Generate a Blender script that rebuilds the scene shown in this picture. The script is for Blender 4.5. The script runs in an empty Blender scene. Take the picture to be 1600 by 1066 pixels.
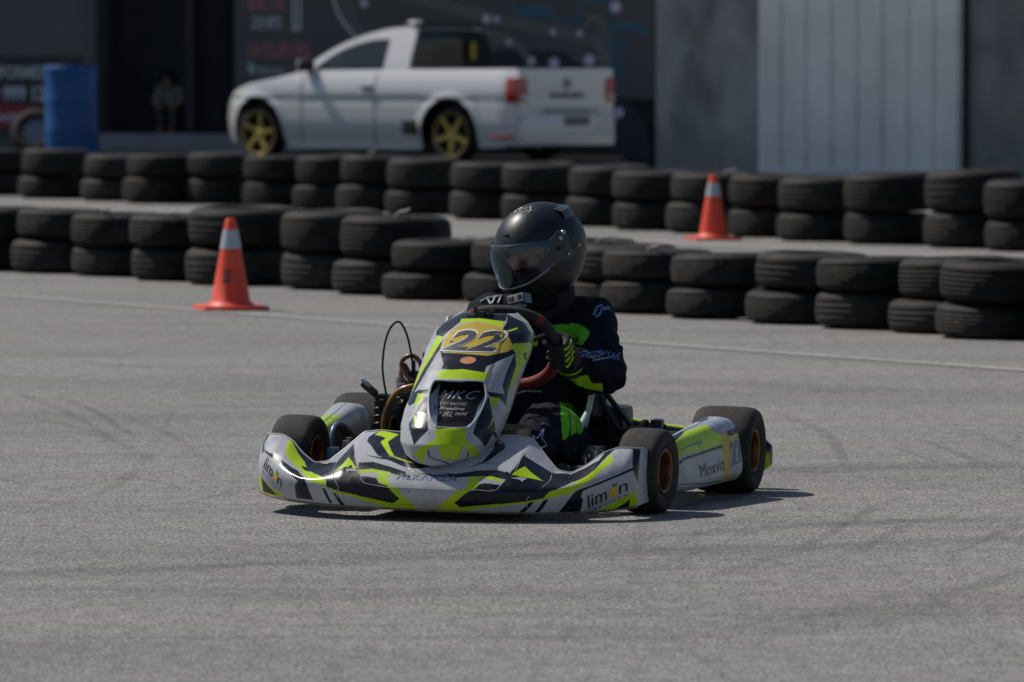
import bpy, bmesh, math, random
import numpy as np
from mathutils import Vector, Matrix, Euler
from mathutils.bvhtree import BVHTree
random.seed(4); rng = np.random.default_rng(7)
R = math.radians
sc = bpy.context.scene
col = sc.collection

# ------------------------------------------------------------------ camera
CAM_H = 1.39
cam_d = bpy.data.cameras.new("camera"); cam = bpy.data.objects.new("camera", cam_d); col.objects.link(cam)
cam.location = (0, 0, CAM_H)
cam.rotation_euler = (R(90) - math.atan((533 - 90) / 9200), 0, 0)
cam_d.sensor_width = 36; cam_d.lens = 36 * 9200 / 1600
cam_d.clip_start = 0.5; cam_d.clip_end = 3000
cam_d.dof.use_dof = True; cam_d.dof.focus_distance = 17.75; cam_d.dof.aperture_fstop = 6.2
cam_d.dof.aperture_blades = 8
sc.camera = cam

# ------------------------------------------------------------------ sky, sun, exposure
SUN_EL, SUN_AZ = R(52), R(-58)          # azimuth measured from +Y towards +X
w = bpy.data.worlds.new("World"); sc.world = w; w.use_nodes = True
nt = w.node_tree; bg = nt.nodes['Background']
sky = nt.nodes.new('ShaderNodeTexSky'); sky.sky_type = 'NISHITA'; sky.sun_disc = False
sky.sun_elevation = SUN_EL; sky.sun_rotation = SUN_AZ
nt.links.new(sky.outputs[0], bg.inputs[0]); bg.inputs[1].default_value = 0.058
sd = bpy.data.lights.new("sun", 'SUN'); sun = bpy.data.objects.new("sun", sd); col.objects.link(sun)
sd.energy = 3.3; sd.angle = R(0.5); sd.color = (1, .95, .87)
sv = Vector((math.sin(SUN_AZ) * math.cos(SUN_EL), math.cos(SUN_AZ) * math.cos(SUN_EL), math.sin(SUN_EL)))
sun.rotation_euler = sv.to_track_quat('Z', 'Y').to_euler()
sc.view_settings.view_transform = 'Standard'; sc.view_settings.look = 'None'
sc.view_settings.exposure = 0.12; sc.view_settings.gamma = 1

# ------------------------------------------------------------------ helpers
def tag(o, label=None, cat=None, group=None, kind=None):
    if label: o['label'] = label
    if cat: o['category'] = cat
    if group: o['group'] = group
    if kind: o['kind'] = kind
    return o
def empty(name, loc=(0, 0, 0), rz=0, parent=None):
    o = bpy.data.objects.new(name, None); col.objects.link(o); o.location = loc
    o.rotation_euler = (0, 0, rz); o.empty_display_size = .1
    if parent: o.parent = parent
    return o
def mesh(name, V, Fc, mat=None, parent=None, smooth=True, loc=None):
    me = bpy.data.meshes.new(name); me.from_pydata([tuple(v) for v in V], [], [tuple(f) for f in Fc]); me.update()
    if smooth: me.polygons.foreach_set('use_smooth', [True] * len(me.polygons))
    if mat is not None:
        for m in (mat if isinstance(mat, (list, tuple)) else [mat]): me.materials.append(m)
    o = bpy.data.objects.new(name, me); col.objects.link(o)
    if parent: o.parent = parent
    if loc: o.location = loc
    return o
def autosmooth(o, ang=35):
    me = o.data; bm = bmesh.new(); bm.from_mesh(me)
    for e in bm.edges:
        if len(e.link_faces) == 2 and e.calc_face_angle(0) > R(ang): e.smooth = False
    bm.to_mesh(me); bm.free(); return o
def recalc(o):
    bm = bmesh.new(); bm.from_mesh(o.data); bmesh.ops.recalc_face_normals(bm, faces=bm.faces); bm.to_mesh(o.data); bm.free(); return o
class MB:
    """collects simple solids into one mesh"""
    def __init__(s): s.V = []; s.F = []
    def add(s, V, Fc, M=None):
        k = len(s.V)
        for v in V: s.V.append(tuple((M @ Vector(v)) if M is not None else v))
        for f in Fc: s.F.append(tuple(i + k for i in f))
        return s
    def box(s, c, d, rot=(0, 0, 0), bev=0.0):
        bm = bmesh.new(); bmesh.ops.create_cube(bm, size=1)
        for v in bm.verts: v.co = Vector((v.co.x * d[0], v.co.y * d[1], v.co.z * d[2]))
        if bev > 0: bmesh.ops.bevel(bm, geom=list(bm.edges), offset=bev, segments=2, affect='EDGES', profile=.6)
        M = Matrix.Translation(c) @ Euler(rot).to_matrix().to_4x4()
        bm.verts.index_update(); s.add([v.co.copy() for v in bm.verts], [[v.index for v in f.verts] for f in bm.faces], M); bm.free(); return s
    def lathe(s, prof, seg=32, M=None, closed=False):
        V = []; Fc = []; n = len(prof)
        for i in range(seg):
            a = 2 * math.pi * i / seg
            for r, z in prof: V.append((r * math.cos(a), r * math.sin(a), z))
        m = n if closed else n - 1
        for i in range(seg):
            j = (i + 1) % seg
            for k in range(m):
                k2 = (k + 1) % n
                Fc.append((i * n + k, j * n + k, j * n + k2, i * n + k2))
        return s.add(V, Fc, M)
    def tube(s, P, r, seg=10, cap=True):
        P = [Vector(p) for p in P]; n = len(P); rr = r if isinstance(r, (list, tuple)) else [r] * n
        V = []; Fc = []; up = None
        for i, p in enumerate(P):
            t = (P[min(i + 1, n - 1)] - P[max(i - 1, 0)]).normalized()
            if up is None:
                up = Vector((0, 0, 1)) if abs(t.z) < .9 else Vector((1, 0, 0))
            a = t.cross(up).normalized(); b = a.cross(t).normalized(); up = b
            for k in range(seg):
                q = 2 * math.pi * k / seg
                V.append(p + rr[i] * (math.cos(q) * a + math.sin(q) * b))
        for i in range(n - 1):
            for k in range(seg):
                k2 = (k + 1) % seg
                Fc.append((i * seg + k, i * seg + k2, (i + 1) * seg + k2, (i + 1) * seg + k))
        if cap:
            Fc.append(tuple(range(seg - 1, -1, -1))); Fc.append(tuple((n - 1) * seg + k for k in range(seg)))
        return s.add(V, Fc)
    def capsule(s, p0, r0, p1, r1, seg=20):
        p0 = Vector(p0); p1 = Vector(p1); d = p1 - p0; L = max(d.length, 1e-5)
        prof = []
        for k in range(7):
            a = -math.pi / 2 + k * math.pi / 12; prof.append((max(r0 * math.cos(a), 1e-5), r0 * math.sin(a)))
        for k in range(7):
            a = k * math.pi / 12; prof.append((max(r1 * math.cos(a), 1e-5), L + r1 * math.sin(a)))
        M = Matrix.Translation(p0) @ d.to_track_quat('Z', 'Y').to_matrix().to_4x4()
        n = len(prof); base = len(s.V); s.lathe(prof, seg, M)
        s.F.append(tuple(base + i * n for i in range(seg))[::-1]); s.F.append(tuple(base + i * n + n - 1 for i in range(seg)))
        return s
    def ellipsoid(s, c, r, rot=(0, 0, 0), seg=20):
        M = Matrix.Translation(c) @ Euler(rot).to_matrix().to_4x4() @ Matrix.Diagonal((r[0], r[1], r[2], 1))
        prof = [(max(math.cos(-math.pi / 2 + k * math.pi / 14), 1e-4), math.sin(-math.pi / 2 + k * math.pi / 14)) for k in range(15)]
        n = len(prof); base = len(s.V); s.lathe(prof, seg, M)
        s.F.append(tuple(base + i * n for i in range(seg))[::-1]); s.F.append(tuple(base + i * n + n - 1 for i in range(seg)))
        return s
    def build(s, name, mat, parent=None, smooth=True, ang=38, loc=None):
        o = mesh(name, s.V, s.F, mat, parent, smooth, loc)
        if smooth: autosmooth(o, ang)
        return o
def smooth_path(P, n=8):
    P = [Vector(p) for p in P]; out = []
    for i in range(len(P) - 1):
        a = P[max(i - 1, 0)]; b = P[i]; c = P[i + 1]; d = P[min(i + 2, len(P) - 1)]
        for k in range(n):
            t = k / n
            out.append(.5 * ((2 * b) + (c - a) * t + (2 * a - 5 * b + 4 * c - d) * t * t + (3 * b - a - 3 * c + d) * t ** 3))
    out.append(P[-1]); return out
def remeshed(mb, name, mat, parent, vox, sm=6, clean=None):
    """fuse overlapping solids into one continuous skin"""
    o = mesh(name, mb.V, mb.F, mat, None, False); recalc(o)
    m = o.modifiers.new('r', 'REMESH'); m.mode = 'VOXEL'; m.voxel_size = vox; m.use_smooth_shade = True
    if sm: q = o.modifiers.new('s', 'SMOOTH'); q.factor = .5; q.iterations = sm
    dg = bpy.context.evaluated_depsgraph_get()
    me = bpy.data.meshes.new_from_object(o.evaluated_get(dg)); me.name = name
    old = o.data; o.modifiers.clear(); o.data = me; bpy.data.meshes.remove(old)
    if not me.materials and mat is not None: me.materials.append(mat)
    me.polygons.foreach_set('use_smooth', [True] * len(me.polygons))
    if parent: o.parent = parent
    return o
def inpoly(U, V, P):
    r = np.zeros(U.shape, bool); n = len(P)
    for i in range(n):
        x1, y1 = P[i]; x2, y2 = P[(i + 1) % n]
        if y1 == y2: continue
        c = ((V < y1) != (V < y2)) & (U < (x2 - x1) * (V - y1) / (y2 - y1) + x1); r ^= c
    return r
def distpoly(U, V, P, closed=True):
    d = np.full(U.shape, 1e9); n = len(P)
    for i in range(n if closed else n - 1):
        x1, y1 = P[i]; x2, y2 = P[(i + 1) % n]; dx, dy = x2 - x1, y2 - y1
        t = np.clip(((U - x1) * dx + (V - y1) * dy) / (dx * dx + dy * dy + 1e-12), 0, 1)
        d = np.minimum(d, np.hypot(U - x1 - t * dx, V - y1 - t * dy))
    return d
def grid_mesh(name, P, mat, parent, uv=None, colr=None, flip=False, wrapu=False):
    """P: (nu,nv,3) array"""
    nu, nv = P.shape[:2]
    idx = np.arange(nu * nv).reshape(nu, nv)
    if wrapu: idx = np.vstack([idx, idx[:1]])
    a, b, c, d = idx[:-1, :-1], idx[1:, :-1], idx[1:, 1:], idx[:-1, 1:]
    Q = np.stack([a, b, c, d] if not flip else [a, d, c, b], -1).reshape(-1, 4)
    me = bpy.data.meshes.new(name); me.vertices.add(nu * nv); me.vertices.foreach_set('co', P.reshape(-1).astype(np.float32))
    me.loops.add(Q.size); me.loops.foreach_set('vertex_index', Q.reshape(-1).astype(np.int32))
    me.polygons.add(len(Q)); me.polygons.foreach_set('loop_start', np.arange(0, Q.size, 4, dtype=np.int32))
    me.update(calc_edges=True); me.validate()
    me.polygons.foreach_set('use_smooth', np.ones(len(Q), bool))
    if uv is not None:
        l = me.uv_layers.new(name='UV'); l.data.foreach_set('uv', uv.reshape(-1, 2)[Q.reshape(-1)].reshape(-1).astype(np.float32))
    if colr is not None:
        at = me.color_attributes.new('paint', 'FLOAT_COLOR', 'POINT')
        c4 = np.ones((nu * nv, 4), np.float32); c4[:, :3] = colr.reshape(-1, 3); at.data.foreach_set('color', c4.reshape(-1))
    if mat is not None: me.materials.append(mat)
    o = bpy.data.objects.new(name, me); col.objects.link(o)
    if parent: o.parent = parent
    return o
def kf(x, K):
    """smooth interpolation of key rows K[:,0] -> other columns"""
    K = np.array(K, float); out = []
    for j in range(1, K.shape[1]):
        xs = np.linspace(K[0, 0], K[-1, 0], 600); ys = np.interp(xs, K[:, 0], K[:, j])
        k = np.hanning(23); k /= k.sum()
        pad = np.pad(ys, 11, mode='reflect', reflect_type='odd'); ys = np.convolve(pad, k, 'valid')
        out.append(np.interp(x, xs, ys))
    return out

# ------------------------------------------------------------------ materials
def mat(name, c, rough=.6, metal=0, spec=.5, noise=None, bump=None, coat=0, attr=None, trans=0, rvar=None, emis=None):
    m = bpy.data.materials.new(name); m.use_nodes = True; n = m.node_tree; b = n.nodes['Principled BSDF']
    b.inputs['Base Color'].default_value = (*c, 1); b.inputs['Roughness'].default_value = rough
    b.inputs['Metallic'].default_value = metal; b.inputs['Specular IOR Level'].default_value = spec
    b.inputs['Coat Weight'].default_value = coat; b.inputs['Coat Roughness'].default_value = .08
    if trans: b.inputs['Transmission Weight'].default_value = trans
    tc = n.nodes.new('ShaderNodeTexCoord'); src = None
    if attr:
        a = n.nodes.new('ShaderNodeVertexColor'); a.layer_name = attr; src = a.outputs[0]; n.links.new(src, b.inputs['Base Color'])
    if noise:                                    # (scale, amount)  dirt / tone variation
        t = n.nodes.new('ShaderNodeTexNoise'); t.inputs['Scale'].default_value = noise[0]; t.inputs['Detail'].default_value = 6
        n.links.new(tc.outputs['Object'], t.inputs['Vector'])
        mr = n.nodes.new('ShaderNodeMapRange'); mr.inputs[1].default_value = .3; mr.inputs[2].default_value = .7
        mr.inputs[3].default_value = 1 - noise[1]; mr.inputs[4].default_value = 1 + noise[1]
        n.links.new(t.outputs[0], mr.inputs[0])
        mx = n.nodes.new('ShaderNodeVectorMath'); mx.operation = 'SCALE'
        if src: n.links.new(src, mx.inputs[0])
        else: mx.inputs[0].default_value = c
        n.links.new(mr.outputs[0], mx.inputs['Scale']); n.links.new(mx.outputs[0], b.inputs['Base Color'])
    if name == 'body_paint':                     # fine scuffs and rubber specks of a raced panel
        b_in = mx.outputs[0]
        for sc3, th, cc, amt in (((9, 60, 60), .70, (.13, .12, .11), .55), ((70, 70, 70), .69, (.05, .045, .04), .6), ((2.5, 5, 5), .66, (.20, .18, .15), .35)):
            mp = n.nodes.new('ShaderNodeMapping'); mp.inputs['Scale'].default_value = sc3; mp.inputs['Rotation'].default_value = (0, .25, .1); n.links.new(tc.outputs['Object'], mp.inputs[0])
            t = n.nodes.new('ShaderNodeTexNoise'); t.inputs['Scale'].default_value = 1.6; t.inputs['Detail'].default_value = 4; n.links.new(mp.outputs[0], t.inputs[0])
            r2 = n.nodes.new('ShaderNodeMapRange'); r2.inputs[1].default_value = th - .03; r2.inputs[2].default_value = th + .03; r2.inputs[4].default_value = amt; n.links.new(t.outputs[0], r2.inputs[0])
            mi = n.nodes.new('ShaderNodeMix'); mi.data_type = 'RGBA'; n.links.new(r2.outputs[0], mi.inputs[0]); n.links.new(b_in, mi.inputs[6]); mi.inputs[7].default_value = (*cc, 1); b_in = mi.outputs[2]
        n.links.new(b_in, b.inputs['Base Color'])
    if rvar:
        t = n.nodes.new('ShaderNodeTexNoise'); t.inputs['Scale'].default_value = rvar[0]; n.links.new(tc.outputs['Object'], t.inputs['Vector'])
        t.inputs['Detail'].default_value = 8
        mr = n.nodes.new('ShaderNodeMapRange'); mr.inputs[1].default_value = .35; mr.inputs[2].default_value = .7
        mr.inputs[3].default_value = rvar[1]; mr.inputs[4].default_value = rvar[2]
        n.links.new(t.outputs[0], mr.inputs[0]); n.links.new(mr.outputs[0], b.inputs['Roughness'])
    if bump:                                     # (scale, strength, distance)
        t = n.nodes.new('ShaderNodeTexNoise'); t.inputs['Scale'].default_value = bump[0]; t.inputs['Detail'].default_value = 5
        n.links.new(tc.outputs['Object'], t.inputs['Vector'])
        bp = n.nodes.new('ShaderNodeBump'); bp.inputs['Strength'].default_value = bump[1]; bp.inputs['Distance'].default_value = bump[2]
        n.links.new(t.outputs[0], bp.inputs['Height']); n.links.new(bp.outputs[0], b.inputs['Normal'])
    return m
WHITE = (.41, .42, .455); NAVY = (.007, .0085, .017); LIME = (.42, .60, .012); YEL = (.48, .36, .05)
M = {}
M['paint'] = mat('body_paint', WHITE, .3, attr='paint', noise=(7, .10), coat=0, rvar=(22, .20, .42), spec=.32)
M['suit'] = mat('race_suit', NAVY, .85, attr='paint', noise=(30, .12), bump=(14, .55, .012), spec=.15)
M['rubber'] = mat('kart_rubber', (.020, .018, .017), .76, noise=(18, .55), bump=(90, .4, .004), spec=.4)
M['tyre'] = mat('old_tyre', (.0092, .0082, .0080), .72, noise=(4, .7), bump=(60, .2, .002), spec=.3)
M['tyre2'] = mat('old_tyre_grey', (.0135, .012, .0115), .72, noise=(5, .5), bump=(60, .2, .002), spec=.3)
M['gold'] = mat('gold_rim', (.24, .095, .028), .42, metal=.7, noise=(40, .2))
for k_ in ('tyre', 'tyre2'):                       # every tyre has its own age: blacker or dustier
    n = M[k_].node_tree; b = n.nodes['Principled BSDF']; src = b.inputs['Base Color'].links[0].from_socket
    oi = n.nodes.new('ShaderNodeObjectInfo'); r = n.nodes.new('ShaderNodeMapRange'); r.inputs[3].default_value = .55; r.inputs[4].default_value = 1.55; n.links.new(oi.outputs['Random'], r.inputs[0])
    q = n.nodes.new('ShaderNodeVectorMath'); q.operation = 'SCALE'; n.links.new(src, q.inputs[0]); n.links.new(r.outputs[0], q.inputs['Scale'])
    tc = n.nodes.new('ShaderNodeTexCoord'); t = n.nodes.new('ShaderNodeTexNoise'); t.noise_dimensions = '4D'; t.inputs['Scale'].default_value = 1.7; t.inputs['Detail'].default_value = 6; n.links.new(tc.outputs['Object'], t.inputs['Vector'])
    w_ = n.nodes.new('ShaderNodeMath'); w_.operation = 'MULTIPLY'; w_.inputs[1].default_value = 40; n.links.new(oi.outputs['Random'], w_.inputs[0]); n.links.new(w_.outputs[0], t.inputs['W'])
    d = n.nodes.new('ShaderNodeMapRange'); d.inputs[1].default_value = .54; d.inputs[2].default_value = .72; d.inputs[4].default_value = .55; n.links.new(t.outputs[0], d.inputs[0])
    mx = n.nodes.new('ShaderNodeMix'); mx.data_type = 'RGBA'; n.links.new(d.outputs[0], mx.inputs[0]); n.links.new(q.outputs[0], mx.inputs[6]); mx.inputs[7].default_value = (.040, .033, .028, 1)
    n.links.new(mx.outputs[2], b.inputs['Base Color'])
M['steel'] = mat('steel', (.35, .35, .36), .35, metal=.9, noise=(30, .2))
M['blacksteel'] = mat('black_steel', (.015, .015, .017), .35, metal=.3, noise=(30, .2))
M['black'] = mat('black_plastic', (.012, .012, .014), .45, noise=(30, .2))
M['matblack'] = mat('matte_black_shell', (.007, .009, .014), .38, noise=(5, .1), rvar=(12, .34, .48), spec=.45)
M['red'] = mat('red_suede', (.17, .016, .015), .75, noise=(40, .2), bump=(120, .2, .002))
M['grip'] = mat('black_suede', (.02, .019, .019), .8, noise=(40, .2), bump=(120, .3, .002))
M['seat'] = mat('fibreglass', (.50, .58, .56), .4, noise=(12, .15))
M['whitep'] = mat('white_print', (.60, .62, .66), .5, noise=(40, .08))
M['navyp'] = mat('navy_print', (.02, .03, .07), .45, noise=(40, .08))
M['blackp'] = mat('black_print', (.01, .01, .012), .5)
M['bluep'] = mat('blue_print', (.09, .16, .36), .6, noise=(40, .1))
M['limep'] = mat('lime_print', LIME, .6, noise=(20, .1))
M['greenp'] = mat('neon_green_print', (.16, .5, .02), .7, noise=(20, .1))
M['orangep'] = mat('orange_print', (.5, .2, .06), .6)
M['yelp'] = mat('lemon_print', (.6, .42, .03), .5)
M['hose'] = mat('amber_hose', (.30, .13, .025), .3, noise=(30, .2), coat=.3)
M['hose2'] = mat('brown_hose', (.16, .06, .03), .35, coat=.3)
M['brownp'] = mat('brown_plate', (.10, .055, .035), .6, noise=(18, .35))
M['tank'] = mat('fuel_tank', (.14, .11, .06), .4, noise=(18, .25))
M['podin'] = mat('grey_plastic', (.34, .32, .30), .45, noise=(9, .12), coat=.2)
M['bluebar'] = mat('blue_grey_bar', (.16, .22, .30), .35, metal=.2)
M['skin'] = mat('skin', (.36, .17, .11), .6, noise=(30, .1))
M['edge'] = mat('trim_edge', (.35, .32, .27), .5)

# ------------------------------------------------------------------ printed patterns and one painted nose shadow, in each panel's own (u, v)
LIV = {}
LIV['bumper'] = [
 ('D', 0, [(0.03, 0.9679), (0.0437, 1.0), (0.04, 0.7776), (0.0546, 0.6613), (0.0464, 0.5832), (0.0309, 0.8016)]),
 ('D', 0, [(0.0728, 1.0), (0.1046, 1.0), (0.1265, 1.0), (0.151, 1.0), (0.1884, 1.0), (0.2402, 0.7435), (0.2584, 0.6713), (0.2657, 0.5812), (0.2657, 0.4409), (0.283, 0.2525), (0.2803, 0.1924), (0.2548, 0.2325), (0.252, 0.3347), (0.2211, 0.4649), (0.1565, 0.8116), (0.1283, 0.9058), (0.1074, 0.978)]),
 ('L', 0, [(0.1028, 0.9499), (0.1146, 0.9639), (0.1383, 0.8978), (0.1611, 0.8497), (0.1947, 0.6854), (0.2502, 0.3367), (0.2548, 0.2325), (0.2102, 0.2986), (0.1729, 0.6333), (0.1438, 0.6834), (0.1201, 0.7154), (0.111, 0.7916)]),
 ('L', 0, [(0.1565, 0.8116), (0.1683, 0.8096), (0.2147, 0.6152), (0.1774, 0.7234), (0.1611, 0.7315)]),
 ('D', 0, [(0.162, 0.7375), (0.1829, 0.7876), (0.2129, 0.6253), (0.1811, 0.6814)]),
 ('D', 0, [(0.0528, 0.6794), (0.0755, 0.6313), (0.1228, 0.5872), (0.1656, 0.5872), (0.1865, 0.4469), (0.2147, 0.0601), (0.1647, 0.0581), (0.1656, 0.2004), (0.1756, 0.2625), (0.1274, 0.4649), (0.091, 0.5331), (0.061, 0.6172)]),
 ('L', 0, [(0.0328, 0.2405), (0.0974, 0.1062), (0.1265, 0.0762), (0.1046, 0.0), (0.0801, 0.002), (0.0528, 0.0321), (0.0318, 0.0461)]),
 ('D', 0, [(0.0546, 0.2004), (0.1056, 0.0441), (0.0537, 0.0421)]),
 ('D', 0, [(0.2584, 0.6713), (0.2712, 0.8838), (0.3021, 0.6313), (0.3239, 0.4629), (0.3376, 0.3607), (0.354, 0.3226), (0.414, 0.2725), (0.4404, 0.1543), (0.424, 0.0922), (0.3876, 0.1222), (0.3512, 0.1503), (0.3157, 0.1764), (0.283, 0.1944), (0.2684, 0.3868)]),
 ('L', 0, [(0.2684, 0.487), (0.2857, 0.6493), (0.3139, 0.519), (0.3139, 0.499), (0.2875, 0.521)]),
 ('W', 0, [(0.2903, 0.497), (0.3139, 0.497), (0.3176, 0.4749), (0.2975, 0.4749), (0.2975, 0.4389)]),
 ('L', 0, [(0.2548, 0.2365), (0.283, 0.2004), (0.3267, 0.1764), (0.374, 0.1423), (0.4222, 0.1062), (0.4231, 0.0601), (0.3858, 0.0962), (0.3485, 0.1283), (0.313, 0.1563), (0.2784, 0.1743)]),
 ('D', 0, [(0.2439, 0.2164), (0.252, 0.2084), (0.2648, 0.0401), (0.2575, 0.0361)]),
 ('D', 0, [(0.2693, 0.1764), (0.2784, 0.1683), (0.2948, 0.018), (0.2848, 0.01)]),
 ('D', 0, [(0.3094, 0.9399), (0.3212, 1.0), (0.3794, 1.0), (0.4213, 0.8657), (0.4722, 0.7114), (0.5132, 0.5952), (0.4777, 0.5451), (0.4459, 0.5511), (0.4013, 0.6172), (0.3549, 0.6814), (0.3057, 0.8357), (0.303, 0.8918)]),
 ('L', 0, [(0.3212, 1.0), (0.374, 0.9519), (0.3585, 0.8377), (0.3976, 0.6894), (0.434, 0.6473), (0.4622, 0.6112), (0.4331, 0.6333), (0.3867, 0.6854), (0.3403, 0.8317), (0.3476, 0.8818), (0.3139, 0.9198)]),
 ('D', 0, [(0.3185, 0.6774), (0.3785, 0.6573), (0.3949, 0.6353), (0.3658, 0.6413)]),
 ('D', 0, [(0.3148, 0.5792), (0.3521, 0.5972), (0.4031, 0.5511), (0.4595, 0.485), (0.465, 0.4148), (0.4095, 0.4709), (0.3594, 0.511), (0.3212, 0.487)]),
 ('L', 0, [(0.3185, 0.487), (0.3567, 0.513), (0.4086, 0.483), (0.4022, 0.3988), (0.4177, 0.3146), (0.4404, 0.2745), (0.4477, 0.2024), (0.4823, 0.0601), (0.4841, 0.0), (0.4413, 0.0), (0.3985, 0.024), (0.4249, 0.1082), (0.4395, 0.1523), (0.4149, 0.2685), (0.3813, 0.3707), (0.3758, 0.4048), (0.3822, 0.4489), (0.3603, 0.4709), (0.323, 0.4429)]),
 ('D', 0, [(0.3267, 0.4048), (0.343, 0.4168), (0.3749, 0.3988), (0.3858, 0.3347), (0.4095, 0.3046), (0.4131, 0.2786), (0.354, 0.3126), (0.3385, 0.3387)]),
 ('D', 0, [(0.3048, 0.2926), (0.3303, 0.3206), (0.3549, 0.2966), (0.414, 0.2685), (0.4413, 0.1583), (0.4213, 0.0922), (0.3767, 0.1323), (0.3312, 0.1663)]),
 ('L', 0, [(0.3148, 0.1723), (0.3312, 0.1643), (0.3767, 0.1323), (0.4213, 0.0962), (0.4395, 0.1523), (0.4504, 0.1142), (0.4131, 0.018), (0.3712, 0.0802), (0.3303, 0.1303)]),
 ('D', 0, [(0.4568, 0.5251), (0.4968, 0.519), (0.5369, 0.509), (0.5769, 0.497), (0.6278, 0.5451), (0.6779, 0.5551), (0.7061, 0.523), (0.7161, 0.6593), (0.7143, 0.4549), (0.7061, 0.4349), (0.6706, 0.4749), (0.6333, 0.4709), (0.5851, 0.4549), (0.576, 0.4228), (0.5296, 0.4509), (0.4832, 0.477)]),
 ('W', 0, [(0.4459, 0.517), (0.5023, 0.523), (0.5723, 0.485), (0.5805, 0.4369), (0.5341, 0.4289), (0.4868, 0.4208), (0.4495, 0.4689)]),
 ('D', 0, [(0.4759, 0.495), (0.5223, 0.483), (0.5714, 0.491), (0.5851, 0.4549), (0.5241, 0.4489)]),
 ('L', 0, [(0.5851, 0.4549), (0.6333, 0.4689), (0.6706, 0.4729), (0.6997, 0.4289), (0.697, 0.4008), (0.6652, 0.4389), (0.6379, 0.4369), (0.6451, 0.3747), (0.6306, 0.2986), (0.6178, 0.2625), (0.5814, 0.1323), (0.596, 0.0782), (0.6379, 0.1082), (0.6788, 0.1363), (0.7143, 0.1543), (0.747, 0.1703), (0.747, 0.1423), (0.717, 0.1242), (0.6852, 0.1022), (0.6497, 0.0741), (0.6124, 0.0381), (0.6087, 0.0), (0.5669, 0.0), (0.5241, 0.0), (0.5268, 0.0341), (0.5878, 0.2625), (0.6033, 0.3006), (0.6206, 0.4008), (0.6096, 0.4549)]),
 ('D', 0, [(0.6442, 0.3747), (0.6597, 0.3908), (0.6924, 0.3667), (0.6879, 0.3066), (0.6306, 0.2866)]),
 ('D', 0, [(0.6178, 0.2625), (0.6306, 0.2906), (0.6879, 0.3026), (0.7043, 0.4509), (0.717, 0.6052), (0.717, 0.7956), (0.7334, 0.6493), (0.747, 0.4008), (0.7507, 0.1643), (0.717, 0.1503), (0.6806, 0.1323), (0.6388, 0.1082), (0.596, 0.0782), (0.5814, 0.1323)]),
 ('D', 0, [(0.5605, 0.5351), (0.6051, 0.5872), (0.6324, 0.6633), (0.6406, 0.7956), (0.6269, 0.9679), (0.6642, 0.8517), (0.6697, 0.8056), (0.6424, 0.6573), (0.6142, 0.5992)]),  # shadow below the nose, painted onto the fairing in navy
 ('L', 0, [(0.6324, 0.9238), (0.657, 0.8637), (0.6442, 0.8778)]),
 ('D', 0, [(0.6206, 0.6353), (0.6797, 0.6393), (0.6588, 0.6473)]),
 ('D', 0, [(0.7179, 0.7615), (0.7452, 0.7936), (0.7753, 0.8377), (0.8089, 0.9519), (0.849, 0.8898), (0.8835, 0.8297), (0.889, 1.0), (0.8944, 1.0), (0.9081, 0.9699), (0.8917, 0.7695), (0.8854, 0.6573), (0.8653, 0.5551), (0.8426, 0.507), (0.8089, 0.2886), (0.788, 0.1924), (0.7552, 0.1663), (0.7243, 0.1503), (0.6924, 0.1323), (0.6924, 0.3166), (0.7106, 0.5411)]),
 ('L', 0, [(0.7116, 0.503), (0.7298, 0.6713), (0.7789, 0.6052), (0.7452, 0.5371), (0.7307, 0.513)]),
 ('W', 0, [(0.7116, 0.4589), (0.7307, 0.505), (0.7434, 0.5271), (0.7361, 0.4429), (0.7316, 0.4669)]),
 ('L', 0, [(0.8944, 0.7615), (0.899, 0.8477), (0.9099, 0.8697), (0.9145, 0.7174), (0.8954, 0.5571), (0.8826, 0.4289), (0.8672, 0.3307), (0.8462, 0.2305), (0.7953, 0.1904), (0.7552, 0.1463), (0.7243, 0.1283), (0.6915, 0.1062), (0.6924, 0.1283), (0.7234, 0.1483), (0.7525, 0.1643), (0.788, 0.1924), (0.8035, 0.2906), (0.8353, 0.3768), (0.8662, 0.4188), (0.8399, 0.513), (0.8653, 0.5411), (0.8854, 0.6573)]),
 ('D', 0, [(0.9627, 0.6212), (0.9636, 0.5591), (0.9327, 0.4289), (0.9026, 0.3246), (0.8699, 0.2465), (0.8653, 0.1844), (0.869, 0.1583), (0.8599, 0.0), (0.8126, 0.0), (0.8353, 0.1383), (0.8562, 0.2565), (0.8863, 0.3246), (0.9145, 0.4028), (0.9381, 0.505)]),
 ('D', 0, [(0.9472, 0.9619), (0.9627, 0.976), (0.9736, 0.6293), (0.9754, 0.2745), (0.9627, 0.5471)]),
 ('L', 0, [(0.9727, 0.2044), (0.9709, 0.0), (0.9336, 0.0), (0.8935, 0.0), (0.8944, 0.0281), (0.9136, 0.0762), (0.9418, 0.1443)]),
 ('D', 0, [(0.9572, 0.1222), (0.9527, 0.0), (0.9208, 0.0)]),
 ('D', 0, [(0.7261, 0.0), (0.737, 0.0), (0.7671, 0.1583), (0.7552, 0.1503)]),
 ('D', 0, [(0.7598, 0.0), (0.7716, 0.004), (0.7989, 0.1804), (0.788, 0.1723)]),
]
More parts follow.
